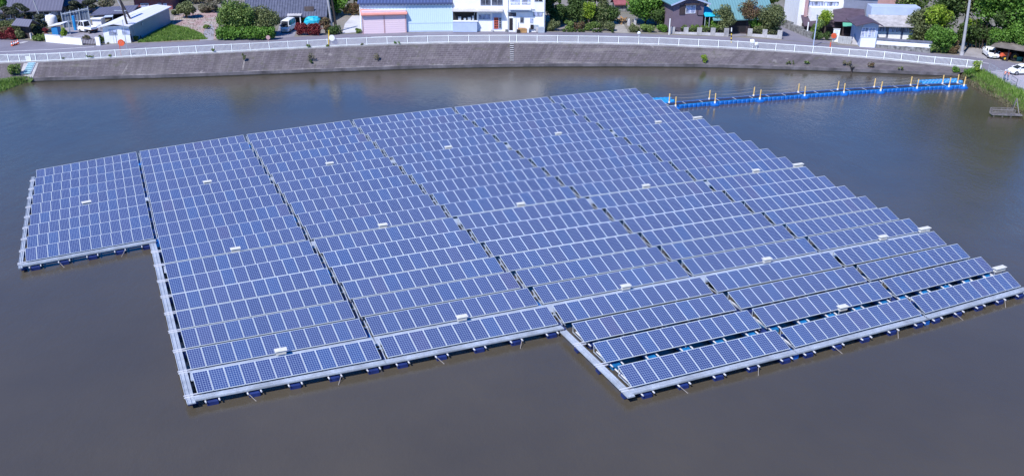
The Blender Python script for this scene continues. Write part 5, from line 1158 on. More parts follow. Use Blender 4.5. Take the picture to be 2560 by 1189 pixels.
# second line behind, beyond the picture's top edge, mirrored in the pond
for i,(x,w,h,m_) in enumerate(((1380,60,7,'dark'),(1560,110,8,'mid'),(1760,90,7,'mid'),(2180,120,9,'dark'),(2290,110,12,'dark'),(2400,120,14,'mid'),(2520,120,15,'bright'),(300,90,5,'olive'),(520,120,5,'olive'),(60,90,6,'pine'))):
    B=at(x,-20);wx=w*.062;SEED[0]+=1;R=np.random.RandomState(SEED[0]);t=thing('tree',['tall backdrop tree above the garden','backdrop tree behind the round green tree','backdrop tree behind the mauve house','backdrop tree behind the shop','backdrop tree behind the reddish house','tall wood tree beyond the pale pole','tallest wood tree beyond the tractor shed','backdrop tree behind the white workshop','backdrop tree behind the dirt field','backdrop tree behind the far left house'][i],'tree',B)
    cs=[];rs=[]
    for _ in range(26):
        d=R.randn(3);d/=np.linalg.norm(d);cs.append((B.x+d[0]*wx*.45,B.y+d[1]*2,B.z+h*.6+d[2]*h*.33));rs.append(h*.14)
    leafobj('crown',leaves(None,cs,rs,1500,.5,R),LM[m_],t,tuple(B));mb=MB();mb.tube(V(B)-V((0,0,.3)),V((B.x,B.y,B.z+h*.6)),.2,.1,n=6);mb.build('trunk',MT['bark'],t)
# weeds on the wall and at the fence
def weed(px,py,w,h,m,label,n=160,size=.16,wallp=True):
    SEED[0]+=1;R=np.random.RandomState(SEED[0]);p=onwall(px,py,.05)[0] if wallp else at(px,py);W_=w*.057;H_=h*.057
    cs=[(p.x+R.uniform(-.4,.4)*W_,p.y-.1+R.uniform(-.1,.1),p.z+H_*R.uniform(.15,.8)) for _ in range(7)];rs=[min(W_,H_)*.3]*7
    t=thing('weed',label,'weed',p);leafobj('leaf_tuft',leaves(None,cs,rs,n,size,R),LM[m],t,tuple(p));return t
weed(40,188,24,26,'mid','leafy green bush at the foot of the wall beside the blue steps',900,.2)
for a in((277,141,10,5,'mid','small green weeds at the fence foot near the orange sign'),(228,144,22,6,'mid','low green weeds at the fence foot left of the orange sign'),(160,147,8,4,'olive','tiny weed at the fence foot near the blue steps'),(534,130,7,8,'mid','green weed at the fence foot, below the big bushes'),(772,119,9,8,'mid','green weed at the fence foot left of the road mirror'),(819,118,7,6,'mid','small green weed under the road mirror'),(993,110,16,8,'bright','bright green weed at the fence foot below the blue factory'),(907,113,11,4,'olive','flat weed at the fence foot below the pink garage')): weed(*a[:5],a[5],130,.14)
weed(612,152,8,20,'olive','thin weed growing in the wall joint',180);weed(779,152,18,24,'dry','dead grey weed clinging to the middle of the left wall',220);weed(779,158,8,8,'dark','dark tuft under the dead grey weed',80)
weed(942,150,14,22,'dry','dry broken creeper on the stained wall left of the ladder',240);weed(1760,157,17,24,'lime','yellow-green weed standing on the wall toe',420,.16)
weed(1976,160,26,8,'olive','low weeds on the wall toe, left patch');weed(2016,160,22,8,'mid','low green weeds on the wall toe, middle patch');weed(2120,163,34,12,'dry','dry grass clump on the wall toe behind the cormorant',420);weed(2176,168,14,14,'rust','reddish weed on the wall toe right of the cormorant',200)
weed(2250,176,14,8,'olive','flat weeds near the right end of the wall',240,.16);weed(2388,181,22,16,'bright','round green bush at the right end of the wall',500,.18);weed(2436,178,22,26,'lime','yellow flowering clump at the end of the white fence',700,.16,False);weed(2420,188,30,18,'bright','tall grass clump below the fence end',700,.16,False)
# grass field and dirt field on the left
mf,nt,b=newmat('field_earth');f_=noise(nt,.35,6);f2_=noise(nt,2.2,5)
c=mix(nt,ramp(nt,f_,[(.38,0.),(.6,1.)]),(.38,.34,.31),(.36,.225,.23));c=mix(nt,ramp(nt,f2_,[(.45,0.),(.7,.6)]),c,(.22,.21,.13));nt.links.new(c,b.inputs['Base Color']);b.inputs['Roughness'].default_value=1
sheet('field',[(348,104),(430,60),(440,30),(540,24),(545,60),(540,98),(430,104)],mf,.02)
mgv=mat('gravel_path_mat',(.30,.29,.32),.95,var=.2,scale=1);sheet('gravel_path',[(498,103),(534,101),(536,70),(528,60),(516,68)],mgv,.028)
def px_tris(poly,n): 
    P=[at(x,y) for x,y in poly];return [(P[0],P[i],P[i+1]) for i in range(1,len(P)-1)]
tufts('grass',px_tris([(344,107),(520,99),(500,84),(470,72),(428,64),(392,80)],0),11000,.28,lg,label='green grass patch beside the white workshop',cat='grass',seed=8,w=.08)
tufts('grass',px_tris([(430,62),(470,70),(540,96),(545,40),(440,30)],0),700,.18,ld,label='sparse dry grass on the reddish field',cat='grass',seed=9,w=.07)
yd=mat('yard_paving',(.26,.25,.29),.9,var=.2,scale=.5);sheet('yard',[(207,112),(262,108),(262,78),(236,60),(160,64),(150,96)],yd,.016)
sheet('driveway',[(686,98),(736,92),(742,70),(740,56),(700,60)],yd,.017);ramp_m=mat('ramp_concrete',(.50,.49,.51),.9,var=.12,scale=.4)
sheet('concrete_ramp',[(856,84),(902,80),(903,36),(885,34),(862,60)],ramp_m,.02)
sheet('side_road',[(1955,100),(2095,112),(2010,80),(1975,60),(1945,66)],ma,.018);sheet('barn_drive',[(1822,92),(1868,90),(1860,78),(1828,78)],yd,.019)
sheet('garden_path',[(1536,82),(1572,83),(1556,56),(1535,32),(1520,34)],mat('path_earth',(.33,.31,.28),.95,var=.2,scale=1),.016)
sheet('parking_lot',[(2405,139),(2500,152),(2505,140),(2450,120),(2420,122)],mat('lot_earth',(.30,.285,.30),.95,var=.15,scale=.7),.016)
# ================================================================== POLES AND SIGNS
def arm(mb,p,z,w,r=.04): mb.bar(V((p.x-w,p.y,z)),V((p.x+w,p.y,z)),.09,.09)
t,p,tp=pipe(115,80,-20,.10,'pole','tall thin pale pole left of the blue hutch','utility_pole','pole',(-1.2,0));
t,p,tp=pipe(239,36,-22,.14,'pole','pale utility pole behind the grey carport','utility_pole','pole')
t,p,tp=pipe(331,106,-30,.17,'darkpole','dark upright pole at the corner of the white workshop','utility_pole','pole',(-1.0,0),r2=.12)
mb=MB();arm(mb,tp,p.z+4.6,.9);mb.build('crossarm',MT['galv'],t)
for i,(x1,y1,dx,lb) in enumerate(((352,95,-3.6,'dark slanting stay pole leaning left, nearer the grass'),(344,92,-3.0,'thin pale slanting stay pole beside the dark one'))):
    p=at(x1,y1);t=thing('stay_pole',lb,'pole',p);mb=MB();mb.tube(V(p),V((p.x+dx,p.y+.5,p.z+(8.5 if i==0 else 7))),.15 if i==0 else .08,n=7);mb.build('shaft',MT['darkpole' if i==0 else 'pole'],t)
pipe(318,124,50,.05,'galv','thin grey pole on the road edge right of the orange sign','road_pole','pole');pipe(352,80,30,.04,'galv','very thin mast beside the workshop roof','mast','pole');pipe(286,110,76,.03,'galv','thin rod before the workshop window','rod','pole')
p,tpx=at(303,140,G),0
t=thing('road_sign','round bright orange road sign on a post behind the fence, at left','sign',p);c=atY(303,107,p.y);mb=MB();mb.tube(V(p)-V((0,0,.1)),V((p.x,p.y,c.z)),.045);mb.build('post',MT['redp'],t);mb=MB();mb.tube(c+V((0,-.06,0)),c+V((0,-.02,0)),.46,n=20);dk=mb.build('disc',MT['redp'],t)
mb=MB();mb.bar(c+V((-.12,-.07,-.2)),c+V((-.12,-.07,.2)),.05,.02,up=V((0,1,0)));mb.bar(c+V((.1,-.07,.05)),c+V((.1,-.07,.2)),.05,.02,up=V((0,1,0)));mb.build('marking',MT['salmon'],dk)
p=at(71,152);t=thing('notice_board','small white square notice fixed to the fence above the blue steps','sign',p);c=atY(71,146,p.y);mb=MB();mb.box(c.x-.33,c.y-.14,c.z-.33,c.x+.33,c.y-.10,c.z+.33);mb.build('board',MT['sign'],t);mb=MB();mb.bar(V(p)+V((0,-.1,0)),c+V((0,-.1,0)),.05,.04,up=V((0,1,0)));mb.build('bracket',MT['galv'],t)
t,p,tp=pipe(673,120,94,.05,'pinkw','small dull round mirror sign on a thin post below the van','post','sign');mb=MB();mb.tube(tp+V((0,-.05,0)),tp+V((0,0,0)),.3,n=16);mb.build('disc',MT['pinkw'],t)
t=thing('traffic_mirror','round white backed traffic mirror on a yellow post beside the twin poles','mirror',at(822,118));p=at(822,118);mb=MB();tp=atY(822,76,p.y);mb.tube(p,tp,.07);mb.build('post',MT['yellow'],t);c=atY(830,95,p.y);mb=MB();mb.tube(c+V((0,-.12,0)),c+V((0,0,0)),.42,n=20);mb.build('mirror',MT['sign'],t);mb=MB();mb.bar(V((p.x,p.y,c.z)),c,.05,.05);mb.build('bracket',MT['galv'],t)
t,p,tp=pipe(832,82,-30,.17,'pole','pale concrete utility pole right of the red hedge','utility_pole','pole',(-.5,0));mb=MB();arm(mb,tp,tp.z-1.2,.9);mb.build('crossarm',MT['galv'],t)
pipe(842,80,-26,.22,'bark','brown trunk-like pole right beside the pale concrete pole','utility_pole','pole',(-.6,0))
t,p,tp=pipe(1381,56,-30,.20,'pole','grey utility pole right of the white balcony house','utility_pole','pole',(-.0,0));mb=MB();mb.tube(V((p.x-.35,p.y,p.z+4.4)),V((p.x-.35,p.y,p.z+5.4)),.24,n=12);mb.build('transformer',MT['lbwall'],t)
pipe(1672.5,87,47,.09,'sign','plain white marker post left of the pillared wall','marker_post','post');pipe(2016.5,93,56,.10,'sign','white post at the foot of the sloping stone wall','marker_post','post')
t=thing('striped_post','black and yellow striped marker post by the barn drive','post',at(1828,107));p=at(1828,107);tp=atY(1829,70,p.y);
for k in range(8): mb=MB();mb.tube(V(p).lerp(tp,k/8),V(p).lerp(tp,(k+1)/8),.09);mb.build('band',MT['black' if k%2 else 'yellow'] if k<6 else MT['sign'],t)
t,p,tp=pipe(2033,116,38,.08,'lbwall','tall pale blue lamp post at the side road mouth','lamp_post','post');mb=MB();mb.bar(tp,tp+V((-.3,-.4,.05)),.14,.1);mb.build('lamp_head',MT['galv'],t)
t,p,tp=pipe(2075,120,106,.09,'redp','short orange-red bollard before the round sign','bollard','bollard')
for i,(x,yb,yt,r,lb) in enumerate(((1597.5,112,83,.25,'small round white mirror on a white fence post'),(1881,123,104,.36,'larger round white traffic mirror of the pair on the fence'),(1891,126,111,.26,'smaller round white traffic mirror of the pair on the fence'),(1877,122,101,.14,'tiny white lamp beside the pair of traffic mirrors'))):
    p=at(x,yb);c=atY(x,yt,p.y);t=thing('traffic_mirror',lb,'mirror',p);mb=MB();mb.tube(p,c,.05);mb.build('post',MT['sign'],t);mb=MB();mb.ball((c.x,c.y-.06,c.z),r,.09,r,16,7);mb.build('mirror',MT['sign'],t,smooth=True)
p=at(2404,138);t=thing('tall_pole','very tall pale tapered pole before the wood at right','pole',p);tp=atY(2412,-30,p.y);mb=MB();mb.tube(V(p)-V((0,0,.2)),V((p.x+(tp.x-p.x)*.35,p.y,tp.z)),.24,.15,n=12);mb.build('shaft',MT['pole'],t);mb=MB();mb.tube(V(p),V((p.x,p.y,p.z+.5)),.3,n=12);mb.build('base',MT['concl'],t)
mb=MB();mb.bar(V((p.x-1,p.y,tp.z-.6)),V((p.x+1,p.y,tp.z-.6)),.1,.1);mb.build('crossarm',MT['galv'],t)
# overhead wires
def wire(a,b_,sag,label):
    mb=MB();pts=[]
    for k in range(13):
        q=k/12;p=V(a).lerp(V(b_),q);p.z-=sag*4*q*(1-q);pts.append(p)
    mb.path(pts,.022,4);mb.build('overhead_wire',MT['black'],None,loc=a,label=label,cat='wire')
# cones
cp_=at(39,112)
for i,(x,y,lb) in enumerate(((31,115.5,'leftmost red and white traffic cone of the group by the road'),(37,114,'second red and white traffic cone from the left'),(42,112.5,'third red and white traffic cone from the left'),(46,110,'rightmost red and white traffic cone, lying nearest the white slab'))):
    p=at(x,y);t=thing('traffic_cone',lb,'cone',p,'traffic cones at the left junction');mb=MB();q=V(p);mb.tube(q+V((0,0,.03)),q+V((0,0,.7)),.17,.04,n=10);mb.build('cone',MT['redp'],t);mb=MB();mb.tube(q+V((0,0,.3)),q+V((0,0,.46)),.135,.10,n=10);mb.build('band',MT['white'],t);mb=MB();mb.box(q.x-.2,q.y-.2,q.z+.0,q.x+.2,q.y+.2,q.z+.035);mb.build('base',MT['black'],t)
sheet('pale_slab',[(24,112),(60,104),(72,104),(44,112)],MT['concl'],.03,None,'pale concrete slab before the roofed gate','slab')
# chain link fence with barrier on the right
fc=thing('mesh_fence','thin grey mesh fence with posts along the top of the right bank','fence',at(2525,214));L_=[at(x,y) for x,y in((2470,180),(2488,191),(2506,203),(2525,213),(2545,223),(2565,231),(2600,247))]
for p in L_: mb=MB();mb.tube(p,p+V((0,0,1.25)),.035);mb.build('post',MT['galv'],fc)
for a,b_ in zip(L_,L_[1:]):
    mb=MB()
    for z in(.1,.65,1.2): mb.tube(a+V((0,0,z)),b_+V((0,0,z)),.018,n=4)
    for k in range(1,8): q=a.lerp(b_,k/8);mb.tube(q+V((0,0,.1)),q+V((0,0,1.2)),.009,n=4)
    mb.build('mesh',MT['galv'],fc)
fb=thing('barrier','low dark tubular barrier beside the two workers','barrier',at(2530,208));mb=MB();a=at(2526,208);b_=at(2540,217)
mb.path([a,a+V((0,0,1)),b_+V((0,0,1)),b_],.04);mb.tube(a+V((0,0,.5)),b_+V((0,0,.5)),.03);mb.build('frame',MT['darkpole'],fb)
# ================================================================== JETTY ON THE RIGHT
JH=.62;MT['jetty']=mat('rusty_galvanised',(.24,.23,.24),.7,.2,var=.25,scale=2,dirt=(.2,.12,.08))
J0=at(2480,286,.3);J1=at(2536,288,.3);t=thing('steel_jetty','small rusty grey steel jetty with mesh railing reaching over the water','jetty',V((J0.x,J0.y,0)));d=(J1-J0);d.z=0;Lj=d.length;d.normalize();n=V((-d.y,d.x,0))
mb=MB();q=[J0,J0+d*(Lj+1),J0+d*(Lj+1)+n*.8,J0+n*.8];mb.hexa([p-V((0,0,.1)) for p in q],q);mb.build('deck',MT['jetty'],t)
for s in(0,.8):
    mb=MB();n_=16
    for k in range(n_+1): p=J0+n*s+d*(Lj*k/n_);mb.tube(p,p+V((0,0,JH)),.025 if k%4 else .045,n=5)
    for z in(.33,JH): mb.tube(J0+n*s+V((0,0,z)),J0+n*s+d*Lj+V((0,0,z)),.035,n=5)
    mb.build('railing',MT['jetty'],t)
mb=MB();mb.tube(J0+V((0,0,JH)),J0+n*.8+V((0,0,JH)),.035);mb.tube(J0+V((0,0,.33)),J0+n*.8+V((0,0,.33)),.035)
for k in range(1,5): p=J0+n*.8*k/5;mb.tube(p,p+V((0,0,JH)),.025,n=5)
mb.build('end_railing',MT['jetty'],t)
for a in(.3,Lj*.5,Lj-.3):
    mb=MB()
    for s in(.1,.7): mb.tube(J0+d*a+n*s-V((0,0,1)),J0+d*a+n*s,.05)
    mb.build('pile',MT['jetty'],t)
A=at(2532,276,.5);B_=at(2548,279,.6);tp=V(((A.x+B_.x)/2,A.y,2.0));mb=MB()
mb.tube(V((A.x,A.y,.4)),tp,.05);mb.tube(V((B_.x,B_.y,.4)),tp,.05);mb.tube(V((A.x+.3,A.y+1,.4)),tp,.05);mb.tube(V((A.x+.4,A.y,1.3)),V((B_.x-.4,B_.y,1.3)),.04);mb.build('hoist_frame',MT['jetty'],t)
# ================================================================== VEHICLES
def car(label,loc,yaw,L=3.9,Wd=1.65,Hh=1.45,style='hatch',name='parked_car',cat='car',body='carw',group=None):
    t=thing(name,label,cat,V((0,0,0)),group);w=Wd/2
    def ring(x,hw,zb,zm,zt,hwt):  # body ring at x
        return [(x,-hw*.86,zb),(x,-hw,zb+.12),(x,-hw,zm),(x,-hwt,zt),(x,hwt,zt),(x,hw,zm),(x,hw,zb+.12),(x,hw*.86,zb)]
    zs=.2;wr=.29*L/3.9+.02
    if style=='van':
        S=[(-L/2,.93,.3,.8,.95,.9),(-L/2+.06,.98,zs,.85,1.0,.94),(L*.30,1.,zs,.85,1.0,.95),(L*.43,.98,zs,.78,.92,.92),(L*.485,.94,zs,.62,.74,.86),(L/2,.86,.32,.5,.6,.8)]
        Cb=[(-L/2+.08,.95,.9),(-L/2+.2,.95,.86),(L*.22,.95,.86),(L*.40,.94,.84),(L*.46,.92,.6)]
        top=[(-L/2+.14,Hh-.06),(-L/2+.3,Hh),(L*.12,Hh),(L*.30,Hh-.03),(L*.37,Hh-.1)]
    elif style=='truck':
        S=[(L*.02,.93,zs,.8,.95,.9),(L*.08,1,zs,.85,1.0,.95),(L*.36,1.,zs,.85,1.0,.95),(L*.46,.97,zs,.74,.86,.9),(L/2,.9,.3,.55,.65,.84)]
        top=[(L*.06,Hh-.04),(L*.12,Hh),(L*.28,Hh),(L*.36,Hh-.1)]
    else:
        S=[(-L/2,.80,.34,.55,.66,.7),(-L/2+.12,.93,.22,.66,.84,.84),(-L*.36,1,zs,.72,.90,.90),(0,1,zs,.74,.90,.92),(L*.24,1,zs,.72,.87,.90),(L*.40,.96,zs,.62,.74,.82),(L*.47,.86,.24,.5,.60,.72),(L/2,.7,.34,.44,.5,.55)]
        top=[(-L*.40,Hh-.22),(-L*.30,Hh-.04),(-L*.12,Hh),(L*.04,Hh-.03),(L*.13,Hh-.16)]
    mb=MB();mb.loft([ring(x,w*a,zb,zm,zt,w*b_) for x,a,zb,zm,zt,b_ in S]);mb.build('body',MT[body],t,smooth=False)
    # glasshouse
    x0,x1=top[0][0],top[-1][0];base0=x0-(.14 if style!='hatch' else .18);base1={'van':L*.47,'truck':L*.45,'hatch':L*.30}[style];zb={'van':.98,'truck':.98,'hatch':.86}[style]
    hw=w*.90;ht=w*.78
    mb=MB();rings=[]
    n_=len(top)
    for i,(x,z) in enumerate(top):
        q=i/(n_-1);bx=lerp(base0,base1,q);rings.append([(bx,-hw,zb-.05),(x,-ht,z-.05),(x,ht,z-.05),(bx,hw,zb-.05)])
    mb.loft(rings);mb.build('window_band',MT['carg'],t)
    mb=MB();rr=[]
    for i,(x,z) in enumerate(top): rr.append([(x,-ht-.03,z-.07),(x,-ht*.8,z),(x,ht*.8,z),(x,ht+.03,z-.07)])
    mb.loft(rr);mb.build('roof',MT[body],t)
    mb=MB()
    for s in(-1,1):
        mb.bar((base1,s*hw,zb),(top[-1][0],s*ht,top[-1][1]-.04),.07,.05);mb.bar((base0,s*hw,zb),(top[0][0],s*ht,top[0][1]-.04),.12,.08)
        m_=(0.0,.02) ;xb=lerp(base0,base1,.5);xt=lerp(x0,x1,.5)
        mb.bar((xb,s*(hw+.004),zb),(xt,s*(ht+.012),top[n_//2][1]-.06),.07,.04)
        if style!='truck': xb=lerp(base0,base1,.22);xt=lerp(x0,x1,.16);mb.bar((xb,s*(hw+.004),zb),(xt,s*(ht+.012),top[0][1]-.02),.07,.06)
    mb.build('pillars',MT[body],t)
    if style=='truck':
        mb=MB();bz=.68;mb.box(-L/2,-w,bz-.06,L*.0,w,bz)
        for y in(-w,w-.04): mb.box(-L/2,y,bz+.001,L*.0,y+.04,bz+.3)
        mb.box(-L/2,-w+.041,bz+.001,-L/2+.04,w-.041,bz+.3);mb.build('cargo_bed',MT[body],t)
        mb=MB();mb.box(-L/2+.1,-w*.5,.3,L*.1,w*.5,bz-.07);mb.build('chassis',MT['black'],t)
    for sx_ in(-.32,.32):
        for sy_ in(-1,1):
            c=V((L*sx_,sy_*(w-.1),wr));mb=MB();mb.tube(c-V((0,.10,0)),c+V((0,.112,0)),wr,n=16);wh=mb.build('wheel',MT['black'],t);mb=MB();mb.tube(c+V((0,sy_*.112,0)),c+V((0,sy_*.122,0)),wr*.62,n=12);mb.build('rim',MT['chrome'],wh)
    fx=L/2
    for s in(-1,1):
        mb=MB()
        if style=='hatch': mb.hexa([(fx-.22,s*w*.60-.14,.50),(fx-.06,s*w*.60-.12,.50),(fx-.10,s*w*.60+.14,.50),(fx-.30,s*w*.60+.14,.50)],[(fx-.34,s*w*.60-.14,.68),(fx-.16,s*w*.60-.12,.62),(fx-.2,s*w*.60+.14,.64),(fx-.4,s*w*.60+.14,.70)])
        else: mb.box(fx-.1,s*w*.68-.13,.48,fx+.012,s*w*.68+.13,.64)
        mb.build('headlight',MT['lamp'],t)
        mb=MB();mb.box(-fx-.012,s*w*.72-.08,.52,-fx+.08,s*w*.72+.08,.72);mb.build('tail_light',MT['redd'],t)
        mb=MB();mb.ball((base1-.25,s*(w+.08),zb+.08),.07,.10,.08,8,5);mb.build('wing_mirror',MT[body],t)
    mb=MB();mb.box(fx-.05,-.17,.28,fx+.02,.17,.40);mb.build('number_plate',MT['plate'],t)
    mb=MB();mb.box(fx-.12,-w*.5,.40,fx+.008,w*.5,.48);mb.build('grille',MT['black'],t)
    t.location=loc;t.rotation_euler=(0,0,yaw);return t
def place(rl,fl,fr,**k):      # ground pixels of rear-left, front-left, front-right wheels as seen
    pass
a=at(2459,135);b_=at(2474,146.5);c_=at(2492,148.5);dv=(b_-a);dv.z=0;yaw=math.atan2(dv.y,dv.x);Lc=3.9*min(1.0,dv.length/2.45)
s_=V((math.sin(yaw),-math.cos(yaw),0));sc=1
if (c_-b_).dot(s_)<0:s_=-s_
mid=(a+b_)/2+s_*.0
cn=(a+b_)/2+(c_-b_)*.5;print('car1 len',dv.length,(c_-b_).length)
t=car('white hatchback parked nose-down beside the dark wood',V((cn.x,cn.y,gz(cn.x)+.016)),yaw,3.9,1.55,1.32)
a=at(2538,188.5);cn=a+V((1.15,.75,0));t=car('white hatchback at the right picture edge near two workers',V((cn.x,cn.y,gz(cn.x)+.012)),math.radians(186),3.6,1.5,1.35)
a=at(710,83);cn=a+V((.35,1.55,0));car('small white van parked facing the road beside the red hedge',V((cn.x,cn.y,gz(cn.x)+.017)),math.radians(-97),3.3,1.42,1.85,'van','parked_van','van')
a=at(216,84);cn=a+V((0,.8,0));car('small white pickup truck in the yard behind the white garden wall',V((cn.x,cn.y,gz(cn.x)+.016)),math.radians(152),3.2,1.4,1.75,'truck','pickup_truck','truck')
# tractor
p=at(2519,150);t=thing('tractor','orange-red tractor standing in the dark shed','tractor',p);q=V(p)
mb=MB();mb.loft([[q+V((x,-.3*s,.55)),q+V((x,.3*s,.55)),q+V((x,.3*s,z)),q+V((x,-.3*s,z))] for x,s,z in((-1.2,.8,.95),(-1.1,1,1.1),(.1,1,1.15),(.2,.9,1.0))]);mb.build('bonnet',MT['redp'],t)
mb=MB();mb.box(q.x+.2,q.y-.3,q.z+.5,q.x+1.0,q.y+.3,q.z+.95);mb.build('seat_box',MT['redp'],t)
mb=MB();mb.box(q.x+.5,q.y-.25,q.z+.95,q.x+.95,q.y+.25,q.z+1.3);mb.build('seat',MT['black'],t)
for x,r in((-.8,.35),(.6,.6)):
    for y in(-.55,.55): mb=MB();mb.tube(q+V((x,y-.13,r)),q+V((x,y+.13,r)),r,n=16);wh=mb.build('wheel',MT['black'],t);mb=MB();mb.tube(q+V((x,y-.14,r)),q+V((x,y+.14,r)),r*.45,n=10);mb.build('rim',MT['yellow'],wh)
crate(2545,152,.8,.6,.6,'green','dark green box at the right inside the shed');crate(2534,153,.5,.5,.5,'dark','black tub beside the tractor','tub','tub')
# ================================================================== PEOPLE
def person(label,loc,hgt,yaw,pose,group='two workers on the right bank road'):
    """one continuous skinned body; clothing and helmet are children"""
    s=hgt/1.72;t=thing('person',label,'person',loc,group);t.rotation_euler=(0,0,yaw)
    J={'pel':(0,0,.95),'wai':(0,0,1.08),'che':(0,.01,1.30),'nec':(0,0,1.46),'hd0':(0,-.01,1.54),'hd1':(0,-.02,1.66),
       'hipL':(.09,0,.90),'knL':(.10,-.02,.50),'anL':(.11,.03,.09),'toL':(.12,-.14,.04),'hipR':(-.09,0,.90),'knR':(-.10,-.03,.50),'anR':(-.12,.02,.09),'toR':(-.13,-.15,.04),
       'shL':(.19,0,1.40),'elL':pose[0],'wrL':pose[1],'shR':(-.19,0,1.40),'elR':pose[2],'wrR':pose[3]}
    Rr={'pel':.15,'wai':.125,'che':.145,'nec':.055,'hd0':.085,'hd1':.095,'hipL':.085,'knL':.058,'anL':.04,'toL':.038,'hipR':.085,'knR':.058,'anR':.04,'toR':.038,'shL':.058,'elL':.042,'wrL':.03,'shR':.058,'elR':.042,'wrR':.03}
    E_=[('pel','wai'),('wai','che'),('che','nec'),('nec','hd0'),('hd0','hd1'),('pel','hipL'),('hipL','knL'),('knL','anL'),('anL','toL'),('pel','hipR'),('hipR','knR'),('knR','anR'),('anR','toR'),('che','shL'),('shL','elL'),('elL','wrL'),('che','shR'),('shR','elR'),('elR','wrR')]
    for sd in('L','R'):
        w=V(J['wr'+sd]);e=V(J['el'+sd]);dd=(w-e).normalized();sx_=dd.cross(V((0,1,.2))).normalized();J['pa'+sd]=tuple(w+dd*.07);Rr['pa'+sd]=.028;E_.append(('wr'+sd,'pa'+sd))
        for k,(o,l) in enumerate(((-.026,.065),(-.009,.078),(.009,.072),(.025,.055))):
            a='f%d%s'%(k,sd);J[a]=tuple(w+dd*(.09+l*.5)+sx_*o);J[a+'t']=tuple(w+dd*(.09+l)+sx_*o*1.1+V((0,-.015,0)));Rr[a]=.0095;Rr[a+'t']=.008;E_+=[('pa'+sd,a),(a,a+'t')]
        a='th'+sd;J[a]=tuple(w+dd*.05+sx_*-.045);Rr[a]=.011;E_.append(('wr'+sd,a))
    ks=list(J);me=bpy.data.meshes.new('body');me.from_pydata([tuple(V(J[k])*s) for k in ks],[(ks.index(a),ks.index(b_)) for a,b_ in E_],[])
    o=bpy.data.objects.new('body',me);C.objects.link(o);o.parent=t;me.materials.append(MT['skin'])
    sk_=o.modifiers.new('skin','SKIN');
    for i,k in enumerate(ks): r=Rr[k]*s;me.skin_vertices[0].data[i].radius=(r,r)
    me.skin_vertices[0].data[0].use_root=True
    o.modifiers.new('sub','SUBSURF').levels=1
    def tubes(name,segs,m):
        mb=MB()
        for a,b_,ra,rb in segs: mb.tube(V(a)*s,V(b_)*s,ra*s,rb*s,n=10)
        o=mb.build(name,m,None,loc=(0,0,0));o.parent=t;return o
    def shell(name,rings,m):
        mb=MB();mb.loft([[V((c[0]+rx*math.cos(2*math.pi*k/14),c[1]+ry*math.sin(2*math.pi*k/14),c[2]))*s for k in range(14)] for c,rx,ry in rings]);o=mb.build(name,m,None,loc=(0,0,0),smooth=True);o.parent=t;return o
    shell('safety_vest',[((0,0,.92),.185,.145),((0,0,1.1),.175,.14),((0,0,1.3),.205,.15),((0,0,1.42),.19,.125),((0,0,1.47),.09,.08)],MT['vest'])
    mb=MB()
    for x in(-.09,.09): mb.bar(V((x,-.158,.95))*s,V((x,-.158,1.42))*s,.05*s,.012*s,up=V((0,1,0)))
    mb.bar(V((-.15,-.155,1.05))*s,V((.15,-.155,1.05))*s,.012*s,.05*s);o=mb.build('reflective_strip',MT['white'],None);o.parent=t
    tubes('trousers',[((.09,0,.97),J['knL'],.105,.075),(J['knL'],(J['anL'][0],J['anL'][1],.12),.077,.06),((-.09,0,.97),J['knR'],.105,.075),(J['knR'],(J['anR'][0],J['anR'][1],.12),.077,.06)],MT['bluej'])
    tubes('sleeves',[(J['shL'],J['elL'],.068,.055),(J['elL'],J['wrL'],.055,.042),(J['shR'],J['elR'],.068,.055),(J['elR'],J['wrR'],.055,.042)],MT['bluej'])
    for sd in('L','R'):
        a=V(J['an'+sd]);mb=MB();mb.loft([[ (a+V((x*sw,y,z-a.z)))*s for x,y,z in((-.045,.06,0.0),(.045,.06,0.0),(.045,-.17,0.0),(-.045,-.17,0.0))] for sw,z in((1.1,0),(1.1,.0))][:1]+[[ (a+V((x,y*q,z-a.z)))*s for x,y in((-.045,.06),(.045,.06),(.045,-.19),(-.045,-.19))] for q,z in((1,.03),(.8,.11))]);o=mb.build('shoe',MT['black'],None);o.parent=t
    mb=MB();c=V((0,-.015,1.69))*s;rg=[]
    for q in range(5): a=q/4*1.5;rg.append([c+V((.125*math.cos(a)*math.cos(k*.4488),.145*math.cos(a)*math.sin(k*.4488),.125*math.sin(a)))*s for k in range(14)])
    brim=[c+V((.15*math.cos(k*.4488),-.02+.18*math.sin(k*.4488),-.005))*s for k in range(14)];mb.loft([brim]+rg);o=mb.build('helmet',MT['white'],None,smooth=True);o.parent=t
    mb=MB();
    for x in(-.03,.03): mb.ball(tuple(V((x,-.098,1.635))*s),.012*s,.008*s,.008*s,6,5)
    mb.ball(tuple(V((0,-.112,1.61))*s),.012*s,.02*s,.02*s,6,5);mb.bar(V((-.025,-.10,1.572))*s,V((.025,-.10,1.572))*s,.01*s,.008*s);o=mb.build('face_features',MT['skin'],None);o.parent=t
    return t
p1=at(2509.5,200);h_=atY(2509.5,176,p1.y).z-p1.z
person('worker in orange vest and white helmet, the left one of two, arm bent',V((p1.x,p1.y,p1.z+.015)),h_,math.radians(-60),((.27,.02,1.14),(.20,-.20,1.16),(-.26,.02,1.14),(-.24,-.08,.90)))
p2=at(2517.5,201.5);h_=atY(2517.5,178.5,p2.y).z-p2.z
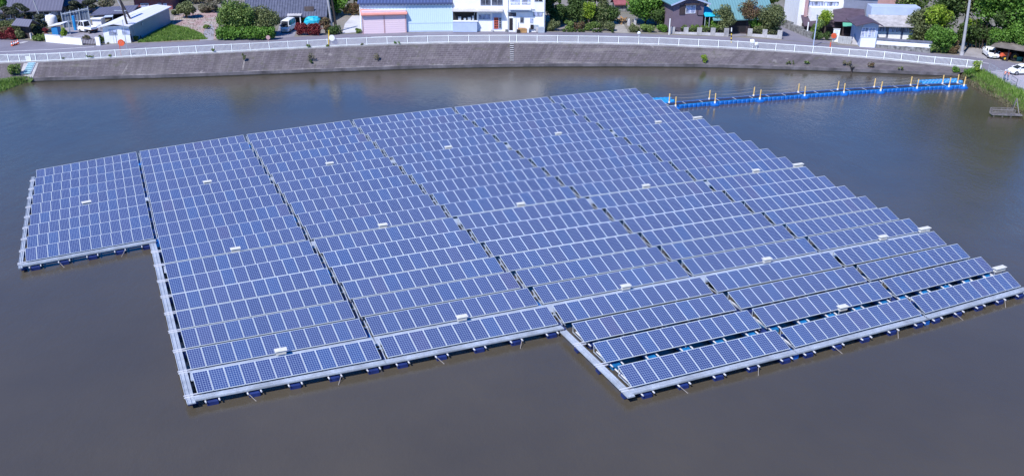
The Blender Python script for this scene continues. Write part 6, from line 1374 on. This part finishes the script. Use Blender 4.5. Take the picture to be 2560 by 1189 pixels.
person('worker in orange vest and white helmet, the right one of two, arms down',V((p2.x,p2.y,p2.z+.015)),h_,math.radians(50),((.27,.03,1.14),(.26,-.04,.89),(-.26,.03,1.14),(-.27,-.05,.89)))
# ================================================================== CORMORANT
B=at(2130,181.5,.1);p=V((B.x,B.y+.25,.0));t=thing('cormorant','black cormorant with one wing raised, standing on a post at the foot of the wall','bird',p)
mb=MB();mb.tube(p-V((0,0,.5)),p+V((0,0,.28)),.12,.10,n=8);mb.build('wooden_post',MT['wood'],None,loc=p,label='short dark stake in the water under the cormorant',cat='stake')
o=p+V((0,0,.28));prof=[(0,0,0.0,.02),(.02,0,.08,.09),(0,0,.22,.125),(-.02,0,.38,.115),(-.03,0,.50,.07),(-.02,0,.60,.045),(.02,0,.68,.04),(.04,0,.74,.05),(.09,0,.76,.035),(.17,0,.765,.012)]
mb=MB();mb.loft([[o+V((x+r*math.cos(k*math.pi/5)*(.8),y+r*math.sin(k*math.pi/5),z+(0 if i<8 else 0))) for k in range(10)] for i,(x,y,z,r) in enumerate(prof)]);mb.build('body',MT['black'],t,smooth=True)
for s,zz in((-1,.34),(1,-.02)):
    mb=MB();a=o+V((.05*s,0,.46));b1=a+V((.20*s,.03,.12+zz*.4));c1=b1+V((.16*s,.03,zz*.6));lo=V((0,.02,-.26))
    mb.loft([[a,a+V((0,.03,0)),a+lo+V((0,.03,0)),a+lo],[b1,b1+V((0,.02,0)),b1+lo*1.0+V((0,.02,0)),b1+lo],[c1,c1+V((0,.01,0)),c1+lo*.5+V((0,.01,0)),c1+lo*.5]]);mb.build('wing',MT['black'],t)
mb=MB();mb.bar(o+V((0,.03,.05)),o+V((-.12,.08,-.12)),.10,.02);mb.build('tail',MT['black'],t)
for s in(-1,1): mb=MB();mb.tube(o+V((.03*s,0,-.02)),o+V((.03*s,-.01,.08)),.015,n=5);mb.build('leg',MT['black'],t)
# overhead wires from the tall left poles
wire(at(331,106)+V((-1,0,7.5)),at(832,82)+V((0,0,8.5)),.8,'long overhead wire from the dark pole to the twin poles')
